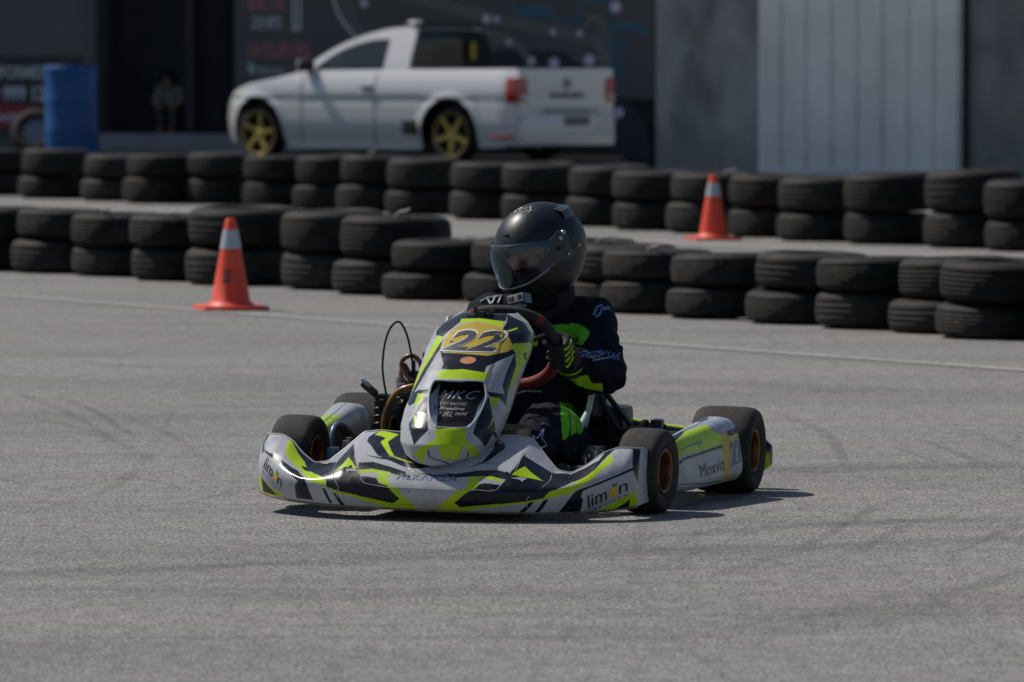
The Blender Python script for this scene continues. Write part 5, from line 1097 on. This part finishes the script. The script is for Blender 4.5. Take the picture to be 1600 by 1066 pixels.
# ---------- seat shell
U, V = np.meshgrid(np.linspace(-1, 1, 41), np.linspace(0, 1, 36), indexing='ij')
yy_ = np.interp(V, [0, .25, .5, .75, 1], [.34, .55, .76, .90, .985]); zz_ = np.interp(V, [0, .25, .5, .75, 1], [.065, .045, .075, .22, .42])
hw = np.interp(V, [0, .3, .6, 1], [.15, .19, .205, .185]); lip = np.interp(V, [0, .3, .6, .85, 1], [.07, .16, .25, .22, .10])
th_ = U * 1.45; x_ = hw * np.sin(th_) / math.sin(1.45); up = lip * (1 - np.cos(th_)) / (1 - math.cos(1.45))
fy = np.interp(V, [0, .5, 1], [0, -.45, -.9]); fz = np.interp(V, [0, .5, 1], [1, .85, .35])
o_s = grid_mesh('seat', np.stack([x_, yy_ + up * fy, zz_ + up * fz], -1), M['seat'], kart); q = o_s.modifiers.new('s', 'SOLIDIFY'); q.thickness = .007; q.offset = 0
SG = np.stack([x_, yy_ + up * fy, zz_ + up * fz], -1)
for i_ in (0, 40):
    mb = MB(); mb.tube([Vector(p) for p in SG[i_, 3:]], .010, 10); mb.build('seat_rim', M['seat'], o_s)

# ---------- engine side (beyond the nose) : engine, exhaust, hoses, cable loop, lever
mb = MB(); mb.box((-.33, .74, .13), (.19, .20, .16), bev=.015); mb.box((-.35, .72, .25), (.13, .14, .09), bev=.012)
for k in range(6): mb.box((-.35, .72, .215 + k * .016), (.155, .17, .005))
mb.lathe([(.0001, .04), (.03, .04), (.045, .02), (.045, -.06), (.0001, -.06)], 20, Matrix.Translation((-.36, .66, .21)) @ Euler((R(90), 0, 0)).to_matrix().to_4x4())
mb.box((-.27, .62, .12), (.12, .09, .15), bev=.02); eng = mb.build('engine', M['blacksteel'], kart)
mb = MB(); mb.box((-.41, .68, .305), (.05, .06, .045), bev=.01); mb.tube([(-.43, .68, .32), (-.43, .68, .345)], .014, 12); mb.box((-.37, .66, .315), (.06, .05, .030), bev=.008); mb.build('carburettor', M['steel'], eng)
mb = MB(); mb.box((-.366, .62, .345), (.036, .03, .052), bev=.006); mb.tube([(-.366, .61, .36), (-.366, .605, .405)], .007, 8); mb.build('spark_cap', M['black'], eng)
mb = MB(); mb.lathe([(.035, -.05), (.055, -.06), (.055, .06), (.035, .05)], 20, Matrix.Translation((-.36, .62, .22)) @ Euler((R(78), 0, R(10))).to_matrix().to_4x4()); mb.build('air_filter', M['black'], kart)
mb = MB()
for k in range(5): mb.tube(smooth_path([(-.488, .59, .270 - k * .024), (-.474, .57, .274 - k * .024), (-.452, .57, .276 - k * .024)], 4), .0045, 6)
mb.box((-.470, .61, .20), (.036, .06, .19), bev=.01); mb.build('chain_guard', M['black'], kart)
mb = MB(); mb.tube(smooth_path([(-.44, .55, .06), (-0.445, 0.55, 0.183), (-0.442, 0.55, 0.228), (-0.428, 0.55, 0.269), (-0.399, 0.55, 0.307), (-0.357, 0.55, 0.325), (-0.302, 0.56, 0.335), (-.24, .58, .33)], 8), .0085, 12); mb.build('fuel_hose', M['hose'], kart)
mb = MB(); mb.tube(smooth_path([(-0.333, 0.59, 0.335), (-0.376, 0.59, 0.35), (-0.404, 0.6, 0.386), (-0.394, 0.6, 0.411), (-0.367, 0.6, 0.42), (-0.343, 0.6, 0.4), (-0.330, 0.6, 0.36)], 8), .0075, 12)
mb.tube(smooth_path([(-0.35, 0.62, 0.35), (-0.382, 0.62, 0.365), (-0.4, 0.62, 0.389), (-0.408, 0.61, 0.368), (-0.399, 0.60, 0.344), (-0.36, 0.60, 0.323), (-0.322, 0.60, 0.326)], 8), .007, 12); mb.build('brown_hose', M['hose2'], kart)
mb = MB(); mb.tube(smooth_path([(-0.446, 0.58, 0.29), (-0.46, 0.58, 0.369), (-0.457, 0.58, 0.44), (-0.443, 0.58, 0.496), (-0.421, 0.58, 0.525), (-0.401, 0.58, 0.522), (-0.381, 0.58, 0.484), (-0.368, 0.58, 0.433), (-0.366, 0.60, 0.39)], 10), .0036, 8); mb.build('throttle_cable', M['black'], kart)
mb = MB(); mb.box((-.494, .55, .313), (.062, .03, .024), (0, R(38), 0), bev=.010); mb.tube([(-.475, .55, .298), (-.46, .56, .255)], .007, 8); lv = mb.build('lever', M['black'], kart)
mb = MB(); mb.box((-.503, .545, .330), (.038, .026, .006), (0, R(38), 0), bev=.002); mb.build('lever_pad', M['steel'], lv)
# ---------- airbox and silencer behind the seat (right of the picture)
mb = MB(); MX = Matrix.Translation((.085, .92, .258)) @ Euler((0, R(90), 0)).to_matrix().to_4x4()
mb.lathe([(.0001, -.09), (.055, -.09), (.062, -.08), (.062, .0), (.066, .0), (.066, .015), (.062, .015)], 28, MX); sil = mb.build('exhaust_silencer', M['steel'], kart)
mb = MB(); mb.lathe([(.066, .0), (.070, .004), (.070, .075), (.058, .105), (.0001, .11)], 8, Matrix.Translation((.095, .92, .258)) @ Euler((0, R(90), R(4))).to_matrix().to_4x4() @ Matrix.Rotation(R(22), 4, 'Z')); mb.build('end_cap', mat('navy_cap', (.012, .018, .035), .35, coat=.4), sil)
mb = MB(); mb.box((.14, 1.0, .18), (.22, .14, .16), bev=.02); mb.lathe([(.0001, -.05), (.05, -.05), (.05, .05), (.0001, .05)], 24, Matrix.Translation((.25, .86, .09)) @ Euler((0, R(90), 0)).to_matrix().to_4x4())
mb.build('air_box', M['black'], kart)
mb = MB()
for a, b_ in (((.20, .80, .30), (.33, .80, .09)), ((.215, .82, .31), (.36, .86, .12)), ((.20, .84, .28), (.31, .92, .06)), ((.27, .78, .195), (.38, .95, .20))): mb.tube([a, b_], .009, 8)
mb.box((.36, .93, .19), (.04, .05, .07), bev=.01); mb.build('seat_stay', M['blacksteel'], kart)
mb = MB(); mb.lathe([(.0001, -.045), (.040, -.045), (.040, .045), (.0001, .045)], 24, Matrix.Translation((.22, .62, .115)) @ Euler((0, R(90), 0)).to_matrix().to_4x4()); mb.build('ballast', M['steel'], kart)
mb = MB(); mb.lathe([(.055, -.006), (.088, -.006), (.088, .006), (.055, .006)], 36, Matrix.Translation((.335, .86, .1385)) @ Euler((0, R(90), 0)).to_matrix().to_4x4(), closed=True); mb.build('brake_disc', M['blacksteel'], kart)
random.seed(11)
for k in range(7):
    x_, y_2, z_ = .33 + random.uniform(-.06, .06), .10 + random.uniform(-.05, .25), .10 + random.uniform(-.02, .05); mb = MB(); mb.lathe([(.0001, .012), (.009, .012), (.009, -.012), (.0001, -.012)], 6, Matrix.Translation((x_, y_2, z_)) @ Euler((random.uniform(0, 2), 0, 0)).to_matrix().to_4x4()); mb.build('bolt', M['steel'], kart)
mb = MB()
mb.box((.31, .16, .10), (.06, .05, .05), bev=.01); mb.build('brake_caliper', M['steel'], kart)
# ---------- rear bumper
xs_ = np.linspace(-.70, .70, 60); U, V = np.meshgrid(xs_, np.linspace(0, 1, 25), indexing='ij')
zt = np.interp(np.abs(U), [0, .10, .17, .30, .45, .60, .68], [.235, .232, .224, .202, .188, .178, .170]); zb = np.full_like(U, .05) + .0 * U
e = np.clip((.715 - np.abs(U)) / .05, .2, 1) ** .5; a = V * 2 * math.pi
zc = (zt + zb) / 2; hz = (zt - zb) / 2; yb_ = 1.13 - .03 * (np.abs(U) / .68) ** 2
P = np.stack([U, yb_ + .035 * e * np.sign(np.cos(a)) * np.abs(np.cos(a)) ** .6, zc + hz * e * np.sign(np.sin(a)) * np.abs(np.sin(a)) ** .6], -1)
CC = np.empty(U.shape + (3,)); CC[:] = NAVY; Zp = P[..., 2]; CC[(np.abs(U) > .55) & (Zp < .118)] = LIME; 
CC[(Zp > zt - .005) & (np.abs(U) < .5)] = LIME
rb = grid_mesh('rear_bumper', P, M['paint'], kart, None, CC)
for i in (0, 59): V_ = [tuple(p) for p in P[i, :-1]]; mesh('end_panel', V_, [tuple(range(len(V_)))], M['black'], rb, False)

# ================================================================== DRIVER
drv = empty('person'); kart_pose(drv); tag(drv, 'person in a black and neon green race suit and matte black helmet driving the kart', 'person')
mb = MB(); c_ = mb.capsule
SHR, SHL = Vector((.165, .83, .545)), Vector((-.165, .79, .545))
ELR, WRR = Vector((.255, .63, .375)), Vector((.185, .455, .435))
ELL, WRL = Vector((-.225, .60, .40)), Vector((-.17, .44, .46))
c_((-.06, .72, .15), .115, (.06, .72, .15), .115)
c_((0, .74, .17), .125, (.0, .82, .33), .125); c_((-.035, .82, .33), .115, (-.03, .84, .45), .12); c_((.045, .82, .33), .115, (.05, .84, .45), .12)
c_((0, .84, .44), .125, (0, .83, .52), .10); c_(SHL, .07, SHR, .073); c_((0, .83, .53), .085, (0, .78, .60), .070)
mb.ellipsoid((0, .775, .61), (.088, .088, .038), (R(14), 0, 0)) 
for S, E_, W_ in ((SHR, ELR, WRR), (SHL, ELL, WRL)):
    c_(S, .076, S.lerp(E_, .55), .066); c_(S.lerp(E_, .5), .067, E_, .060); c_(E_, .060, E_.lerp(W_, .5), .054); c_(E_.lerp(W_, .5), .054, W_, .040)
c_(ELR + Vector((.01, .02, .005)), .060, ELR.lerp(SHR, .3) + Vector((.012, .01, 0)), .064)
for s_, KN in ((1, Vector((.160, .27, .225))), (-1, Vector((-.15, .25, .23)))):
    HP = Vector((s_ * .09, .68, .15)); AN = Vector((s_ * .12, -.12, .10))
    c_(HP, .115, HP.lerp(KN, .5) + Vector((0, 0, .005)), .098); c_(HP.lerp(KN, .5) + Vector((0, 0, .005)), .098, KN, .084); c_(KN, .084, KN + Vector((0, -.03, -.02)), .080)
    c_(KN, .080, KN.lerp(AN, .5), .066); c_(KN.lerp(AN, .5), .066, AN, .048)
    c_(AN, .045, AN + Vector((s_ * .02, -.16, .04)), .034)
# cloth folds
rf = random.Random(3)
for p0, p1, r_ in (((.215, .78, .48), (.29, .70, .46), .018), ((.21, .72, .42), (.30, .68, .40), .020), ((.22, .60, .33), (.30, .60, .40), .018), ((.20, .55, .36), (.26, .50, .44), .014),
                   ((.06, .73, .42), (.14, .74, .38), .018), ((-.02, .71, .40), (.08, .71, .36), .016), ((.04, .70, .32), (.16, .74, .30), .018), ((.10, .60, .25), (.19, .55, .22), .018),
                   ((.09, .45, .28), (.20, .43, .25), .016), ((.10, .36, .29), (.20, .38, .24), .014), ((.20, .30, .16), (.22, .40, .14), .018)):
    c_(p0, r_, p1, r_ * .7, 10)
body = remeshed(mb, 'body', M['suit'], drv, .0085, 5)
bm = bmesh.new(); bm.from_mesh(body.data); bmesh.ops.subdivide_edges(bm, edges=bm.edges, cuts=1, use_grid_fill=True, smooth=.3); bm.to_mesh(body.data); bm.free()
me = body.data; me.polygons.foreach_set('use_smooth', [True] * len(me.polygons)); n_ = len(me.vertices); co = np.empty(n_ * 3); me.vertices.foreach_get('co', co); co = co.reshape(-1, 3)
# gentle wrinkles
nrm = np.empty(n_ * 3); me.vertices.foreach_get('normal', nrm); nrm = nrm.reshape(-1, 3)
wv = np.sin(co[:, 0] * 60 + np.sin(co[:, 2] * 38 + co[:, 1] * 20) * 1.6) * np.sin(co[:, 2] * 52 + co[:, 1] * 31 + np.sin(co[:, 0] * 45) * 1.3)
co = co + nrm * (.0042 * wv)[:, None]; me.vertices.foreach_set('co', co.reshape(-1)); me.update()
x, y, z = co.T; C4 = np.ones((n_, 4), np.float32); C4[:, :3] = NAVY
GRN = (.13, .50, .03)
def pp(mask, c): C4[mask, :3] = c
front = y < .80
chest = front & (y > .60) & (z > .30) & (np.abs(x) < .30)
for c, P, ya, yb2 in SUIT_FRONT: pp(inpoly(x + .27 * y, z + .048 * y, P) & (y > ya) & (y < yb2), {'G': GRN, 'L': LIME}[c])
at = me.color_attributes.new('paint', 'FLOAT_COLOR', 'POINT'); at.data.foreach_set('color', C4.reshape(-1))
body['label'] = 'seated body in a padded black race suit'
TS = bvh(body)
def sdec(pts_or_text, O_, X_, Z_, m, name, D_=(0, 1, 0), bold=0.0, closed=None):
    if isinstance(pts_or_text, str): me = text_mesh(pts_or_text, 1, bold); return decal(me, TS, O_, Vector(X_), Vector(Z_), D_, m, name, body, .0025, fit=True)
def sline(pts, r, m, name, close=True):
    P = []; Q = [Vector(p) for p in pts] + ([Vector(pts[0])] if close and pts else [])
    for p in Q:
        h = TS.find_nearest(p)
        if h[0]: P.append(h[0] + h[1] * .0012 * (1 if m is M['bluep'] else 3.2))
    if len(P) > 1: mb = MB(); mb.tube(P, r, 6); mb.build(name, m, body)
for nm_, PTS, rr, mm, cl in SUIT_LINES: sline(PTS, rr, M[mm], nm_, cl)
for txt, o3, xx, zz, mm, bd_ in SUIT_TEXT: sdec(txt, o3, xx, zz, M[mm], 'lettering', (0, 1, 0), bd_)

# ---------- gloves gripping the wheel
M['glove'] = mat('glove', (.012, .012, .014), .75, noise=(30, .2), bump=(60, .3, .002))
def hand(angdeg, wrist, name, lab, thumb_dir, acc):
    """a gloved hand whose fingers curl round the rim at the given ring angle"""
    a = R(angdeg); P = ring(a); T = (ring(a + .05) - ring(a - .05)).normalized(); rad = (P - SWC).normalized(); rad = (rad - T * rad.dot(T)).normalized(); N = T.cross(rad).normalized()
    if N.dot(sn) < 0: N = -N
    if N.y < 0: N = -N                                   # N points to the driver
    g = MB(); wr = Vector(wrist)
    palm = P + N * .034 + rad * .020; g.ellipsoid(palm, (.030, .030, .030)); g.capsule(wr, .031, wr.lerp(palm, .6), .032); g.capsule(wr.lerp(palm, .5), .033, palm, .030)
    q0 = P + rad * .034 + N * .004
    for k, off in enumerate((-.034, -.0115, .0115, .034)):
        L_k = (.92, 1.0, .97, .84)[k]; b0 = palm + T * off * .85 + rad * .012; r0 = .0125
        chain = []
        for t_, rr in ((20, .036), (75, .036), (130, .034), (185, .031), (225, .029)):
            th = R(t_ * L_k); chain.append(P + T * off + (N * math.cos(th) + rad * math.sin(th)) * rr)
        g.capsule(b0, .0145, chain[0], .0132, 12)
        for i in range(len(chain) - 1): g.capsule(chain[i], .0125 - .0007 * i, chain[i + 1], .0118 - .0007 * i, 12)
    tb = palm + T * thumb_dir * .030 - rad * .008
    c1 = P + T * thumb_dir * .042 + (N * .9 - rad * .45).normalized() * .034; c2 = P + T * thumb_dir * .048 + (-rad) * .033; c3 = P + T * thumb_dir * .044 + (-rad * .8 - N * .6).normalized() * .031
    g.capsule(tb, .018, c1, .0155, 12); g.capsule(c1, .015, c2, .0135, 12); g.capsule(c2, .0132, c3, .0115, 12)
    o = remeshed(g, name, M['glove'], drv, .0032, 2); o['label'] = lab
    # cuff
    cf = MB(); d_ = (wr - palm).normalized(); cf.capsule(wr + d_ * .035, .046, wr - d_ * .008, .040); cu = remeshed(cf, 'cuff', M['glove'], o, .006, 3)
    t_ = bvh(o); ac = MB()
    for k, off in enumerate((-.034, -.0115, .0115, .034)):     # piping along the backs of the fingers
        for t0, t1 in acc:
            pl = []
            for q in np.linspace(t0, t1, 6):
                th = R(q); dr = (N * math.cos(th) + rad * math.sin(th)); h = t_.ray_cast(P + T * off + dr * .12, -dr)
                if h[0]: pl.append(h[0] + dr * .0008)
            if len(pl) > 2: ac.tube(pl, .0042, 6)
    return o, ac, palm, T, rad, N
gr, ac, palmR, TR, radR, NR = hand(-4, WRR, 'glove', 'black glove with lime panels', 1, ((62, 88), (98, 130)))
ac.build('glove_panel', M['limep'], gr)
mb = MB(); d_ = (WRR - palmR).normalized(); mb.lathe([(.0475, -.004), (.0475, .004)], 24, Matrix.Translation(WRR + d_ * .018) @ d_.to_track_quat('Z', 'Y').to_matrix().to_4x4()); mb.build('cuff_piping', M['limep'], gr)
gl, ac, palmL, TL, radL, NL = hand(168, WRL, 'glove', 'black glove with pale grey panels', -1, ((15, 40), (48, 78), (88, 118)))
ac.build('glove_panel', M['whitep'], gl)

# ---------- helmet (own frame: -Y forward, origin at its centre)
hel = empty('helmet', (.008, .745, .766), 0, drv); hel.rotation_euler = Euler((R(15), R(-3), R(-35)), 'XYZ')
HA, HB, HC = .128, .165, .150
def hsurf(lon, lat, off=0.0):
    """lon 0 = forward; egg-shaped shell with a chin bar"""
    cx, sx_ = np.cos(lat), np.sin(lat)
    fx = np.sin(lon) * cx; fy = -np.cos(lon) * cx; fz = sx_
    low = np.clip(-fz, 0, 1)
    a = HA * (1 - .10 * low ** 1.5); b_ = HB * np.where(fy < 0, 1 - .02 * low, 1 - .16 * low ** 1.2) * np.where((fy > 0) & (fz > 0), 1 + .03 * fz, 1)
    cz = np.where(fz > 0, HC * 1.0, HC * 1.12)
    X = (a + off) * np.sign(fx) * np.abs(fx) ** .95; Y = (b_ + off) * fy; Z = (cz + off) * fz
    Y = Y - .018 * np.exp(-((lat + .62) / .34) ** 2) * np.clip(np.cos(lon), 0, 1) ** 2      # chin bar
    return np.stack([X, Y, Z], -1)
lat0 = -1.02
PORT = [(-1.18, .17), (-.95, .27), (-.5, .33), (0, .34), (.5, .33), (.95, .27), (1.18, .17), (1.22, -.02), (1.12, -.13), (.7, -.33), (.3, -.41), (0, -.43), (-.3, -.41), (-.7, -.33), (-1.12, -.13), (-1.22, -.02)]
VIS = [(-1.62, .22), (-1.66, .36), (-1.50, .40), (-1.15, .30), (-.9, .345), (-.5, .385), (0, .395), (.5, .385), (.9, .345), (1.15, .30), (1.50, .40), (1.66, .36), (1.62, .22), (1.62, -.02), (1.66, -.12), (1.55, -.17), (1.15, -.23), (.7, -.41), (.3, -.485), (0, -.50), (-.3, -.485), (-.7, -.41), (-1.15, -.23), (-1.55, -.17), (-1.66, -.12), (-1.62, -.02)]
def patch(test_poly, n1, n2, lonr, latr, off, inside=True, name='x', m=None, solid=.004, smoothb=True, shellf=hsurf):
    lon, lat = np.meshgrid(np.linspace(*lonr, n1), np.linspace(*latr, n2), indexing='ij')
    if test_poly is not None:
        ins = inpoly(lon, lat, test_poly)
    P = shellf(lon, lat, off); idx = np.arange(n1 * n2).reshape(n1, n2); keep = []
    lc = (lon[:-1, :-1] + lon[1:, 1:]) / 2; tc = (lat[:-1, :-1] + lat[1:, 1:]) / 2
    k = np.ones(lc.shape, bool) if test_poly is None else (inpoly(lc, tc, test_poly) == inside)
    F = [(idx[i, j], idx[i + 1, j], idx[i + 1, j + 1], idx[i, j + 1]) for i in range(n1 - 1) for j in range(n2 - 1) if k[i, j]]
    bm = bmesh.new(); vs = [bm.verts.new(p) for p in P.reshape(-1, 3)]
    for f in F: bm.faces.new([vs[q] for q in f])
    bmesh.ops.delete(bm, geom=[v for v in bm.verts if not v.link_faces], context='VERTS'); bmesh.ops.remove_doubles(bm, verts=bm.verts, dist=2e-4)
    me = bpy.data.meshes.new(name); bm.to_mesh(me); bm.free(); me.polygons.foreach_set('use_smooth', [True] * len(me.polygons)); me.materials.append(m)
    o = bpy.data.objects.new(name, me); col.objects.link(o); o.parent = hel
    if solid: q = o.modifiers.new('s', 'SOLIDIFY'); q.thickness = solid; q.offset = -1
    return o
shell = patch(PORT, 420, 260, (-math.pi, math.pi), (lat0, math.pi / 2 - .001), 0, False, 'shell', M['matblack'], .012)
def hline(pts, r, name, m, off=0.0, close=True, n=6, par=None):
    Q = smooth_path([(a, b, 0) for a, b in (pts + [pts[0]] if close else pts)], n); lo = np.array([q.x for q in Q]); la = np.array([q.y for q in Q])
    mb = MB(); mb.tube([Vector(p) for p in hsurf(lo, la, off)], r, 8); return mb.build(name, m, par or hel)
hline(PORT, .0045, 'port_seal', M['black'])
vm = bpy.data.materials.new('visor'); vm.use_nodes = True; n = vm.node_tree; n.nodes.clear(); Lk = n.links.new
ou = n.nodes.new('ShaderNodeOutputMaterial'); t1 = n.nodes.new('ShaderNodeBsdfTransparent'); t1.inputs[0].default_value = (.82, .84, .86, 1)
g1 = n.nodes.new('ShaderNodeBsdfGlossy'); g1.inputs['Roughness'].default_value = .16; g1.inputs[0].default_value = (.55, .72, .9, 1)
fr = n.nodes.new('ShaderNodeFresnel'); fr.inputs[0].default_value = 1.55; ad = n.nodes.new('ShaderNodeMath'); ad.operation = 'ADD'; ad.inputs[1].default_value = .05; Lk(fr.outputs[0], ad.inputs[0])
mxs = n.nodes.new('ShaderNodeMixShader'); Lk(ad.outputs[0], mxs.inputs[0]); Lk(t1.outputs[0], mxs.inputs[1]); Lk(g1.outputs[0], mxs.inputs[2]); Lk(mxs.outputs[0], ou.inputs[0]); M['visor'] = vm
visor = patch(VIS, 300, 120, (-1.75, 1.75), (-.6, .5), .0075, True, 'visor', M['visor'], 0)
hline([(1.12, -.245), (.7, -.415), (.3, -.49), (0, -.505), (-.3, -.49), (-.7, -.415), (-1.12, -.245)], .0035, 'visor_edge', mat('visor_lip', (.20, .22, .26), .25), .008, False, par=visor)
M['dgrey'] = mat('pivot_grey', (.035, .05, .065), .45)
for s_ in (-1, 1):
    pv = patch([(s_ * 1.20, .285), (s_ * 1.48, .42), (s_ * 1.66, .40), (s_ * 1.66, -.0), (s_ * 1.74, -.10), (s_ * 1.62, -.19), (s_ * 1.36, -.20), (s_ * 1.22, -.16)], 220, 120, (-1.8, 1.8), (-.4, .5), .0095, True, 'visor_arm', M['dgrey'], .003)
    for lo, la, rr in ((1.57, .345, .0085), (1.46, .255, .0085), (1.55, -.085, .006)):
        p = hsurf(np.array([s_ * lo]), np.array([la]), .010)[0]; d_ = Vector((p[0] * 1.3, p[1], p[2] * .3)).normalized()
        mb = MB(); mb.lathe([(.0001, .004), (rr * .8, .004), (rr, .001), (rr, -.003)], 16, Matrix.Translation(p) @ d_.to_track_quat('Z', 'Y').to_matrix().to_4x4()); mb.build('screw', M['steel'], pv)
    p = hsurf(np.array([s_ * 1.42]), np.array([.075]), .012)[0]; mb = MB(); mb.box(p, (.012, .032, .012), (0, 0, s_ * R(8)), bev=.003); mb.build('visor_lock', M['black'], pv)
    p = hsurf(np.array([s_ * 1.95]), np.array([-.02]), .001)[0]; mb = MB(); mb.ellipsoid(p, (.004, .006, .006)); mb.build('rivet', M['steel'], shell)
# seam, vents, rear spoiler, brow scoop
hline([(1.0, .62), (.86, .85), (.72, 1.05), (.3, 1.28)], .0012, 'shell_seam', M['blackp'], .0003, False, par=shell)
hline([(2.0, .95), (2.3, .75), (2.6, .62), (3.14, .58)], .0022, 'rear_ridge', M['matblack'], .001, False, par=shell)
sp = MB()
for s_ in (1,):
    lo = np.linspace(1.9, 4.38, 30); A_ = hsurf(lo, np.full(30, .98), 0.0); B_ = hsurf(lo, np.full(30, .78), .010); C_ = hsurf(lo, np.full(30, .60), 0.0)
    V_ = [tuple(p) for q in zip(A_, B_, C_) for p in q]; sp.add(V_, [f for i in range(29) for f in ((3 * i, 3 * i + 3, 3 * i + 4, 3 * i + 1), (3 * i + 1, 3 * i + 4, 3 * i + 5, 3 * i + 2))])
sp.build('rear_spoiler', mat('spoiler_grey', (.045, .055, .07), .4), hel)
p = hsurf(np.array([-.12]), np.array([.70]), .001)[0]
mb = MB(); mb.box(hsurf(np.array([.10]), np.array([.60]), .001)[0], (.022, .006, .006), (R(-30), 0, 0), bev=.002); mb.build('brow_vent', M['blackp'], hel)
mb = MB(); rs = random.Random(5)
for k in range(34):
    lo, la = rs.uniform(-.2, 1.0), rs.uniform(1.10, 1.34); p = hsurf(np.array([lo]), np.array([la]), .001)[0]; q = rs.uniform(.0012, .0028); mb.ellipsoid(p, (q * 1.6, q, q), seg=8)
mb.build('top_ornament', M['steel'], hel)
mb = MB(); p = hsurf(np.array([-1.25]), np.array([-.1]), .02)[0]; mb.box(p, (.012, .03, .010), bev=.003); mb.build('side_vent', M['black'], hel)
mb = MB(); p = hsurf(np.array([0.]), np.array([-.51]), .012)[0]; mb.box(p, (.03, .012, .010), bev=.003); mb.build('visor_tab', M['matblack'], hel)
# head inside: balaclava with the eye area of the face, glasses
mb = MB(); mb.ellipsoid((0, .01, .0), (.083, .098, .115)); mb.ellipsoid((0, -.04, -.06), (.06, .06, .05)); mb.capsule((0, .03, -.09), .058, (0, .02, -.17), .060)
mb.capsule((0, -.083, .025), .010, (0, -.112, -.028), .015); mb.ellipsoid((-.031, -.082, .040), (.026, .018, .010)); mb.ellipsoid((.031, -.082, .040), (.026, .018, .010))
mb.ellipsoid((-.045, -.07, -.02), (.026, .026, .022)); mb.ellipsoid((.045, -.07, -.02), (.026, .026, .022)); mb.ellipsoid((0, -.088, -.062), (.026, .014, .010))
hd = remeshed(mb, 'head', M['skin'], hel, .004, 3)
dressed(hd, 'balaclava', mat('balaclava', (.012, .012, .014), .9), lambda c: c.z > .052 or c.y > -.045 or c.z < -.036, .004, hel)
for s_ in (-1, 1):
    mb = MB(); mb.ellipsoid((s_ * .031, -.0845, .018), (.013, .010, .008)); ey = mb.build('eye', mat('eye_white', (.22, .20, .19), .3), hd)
    mb = MB(); mb.ellipsoid((s_ * .031, -.0925, .017), (.0055, .003, .0055)); mb.build('iris', M['blackp'], hd)
gm = MB()
for s_ in (-1, 1):
    gm.tube([(s_ * .034 + .027 * math.cos(a), -.108 + .006 * abs(math.cos(a)), .012 + .021 * math.sin(a)) for a in np.linspace(0, 2 * math.pi, 25)], .0018, 6)
    gm.tube([(s_ * .060, -.103, .018), (s_ * .080, -.03, .02)], .0016, 6)
gm.tube([(-.008, -.109, .016), (0, -.111, .019), (.008, -.109, .016)], .0018, 6); gm.build('glasses', mat('glasses_wire', (.10, .10, .10), .35, metal=.6), hel)

# collar with logo flash
mb = MB(); mb.lathe([(.074, -.035), (.082, -.03), (.084, .015), (.078, .03), (.070, .02), (.066, -.03)], 40, Matrix.Translation((.0, .80, .585)) @ Euler((R(20), 0, 0)).to_matrix().to_4x4(), closed=True); mb.build('collar', mat('collar_cloth', NAVY, .85, bump=(30, .4, .006)), drv)

# ---------- action camera clipped under the helmet chin
ac_ = empty('action_camera'); kart_pose(ac_); tag(ac_, 'small black and silver action camera hanging under the chin of the black helmet', 'camera')
A = ac_.matrix_world.copy() if False else None
def place_local(o, loc, rot):
    ro = R(1.2); A = Matrix.Translation((-.126, 18.08, 0)) @ Matrix.Rotation(R(-15), 4, 'Z') @ Matrix.Translation((.6, 0, 0)) @ Matrix.Rotation(ro, 4, 'Y') @ Matrix.Translation((-.6, 0, 0))
    B = A @ Matrix.Translation(loc) @ Euler(rot).to_matrix().to_4x4(); o.location = B.to_translation(); o.rotation_euler = B.to_euler()
place_local(ac_, CAMLOC, CAMROT)
mb = MB(); mb.box((0, 0, 0), (.064, .036, .034), bev=.004); cb_ = mb.build('camera_body', M['black'], ac_)
mb = MB(); mb.box((0, -.0195, .002), (.062, .003, .026), bev=.001); mb.build('front_plate', mat('silver_plate', (.34, .35, .36), .35, metal=.4), ac_)
mb = MB(); mb.lathe([(.0001, .002), (.0075, .002), (.009, .0), (.009, -.002)], 20, Matrix.Translation((.018, -.0225, .003)) @ Euler((R(90), 0, 0)).to_matrix().to_4x4()); mb.build('lens', M['blackp'], ac_)
mb = MB(); mb.box((.034, .0, -.002), (.004, .034, .032), bev=.001); mb.box((.0, .0, -.021), (.03, .03, .012), bev=.002); mb.build('housing', mat('camera_side', (.10, .15, .19), .35), ac_)
me = text_mesh('DJI', .019, .0006, .0004); me.materials.clear(); me.materials.append(M['blackp']); o = bpy.data.objects.new('lettering', me); col.objects.link(o); o.parent = ac_; o.location = (-.028, -.0218, -.004); o.rotation_euler = (R(90), 0, 0)
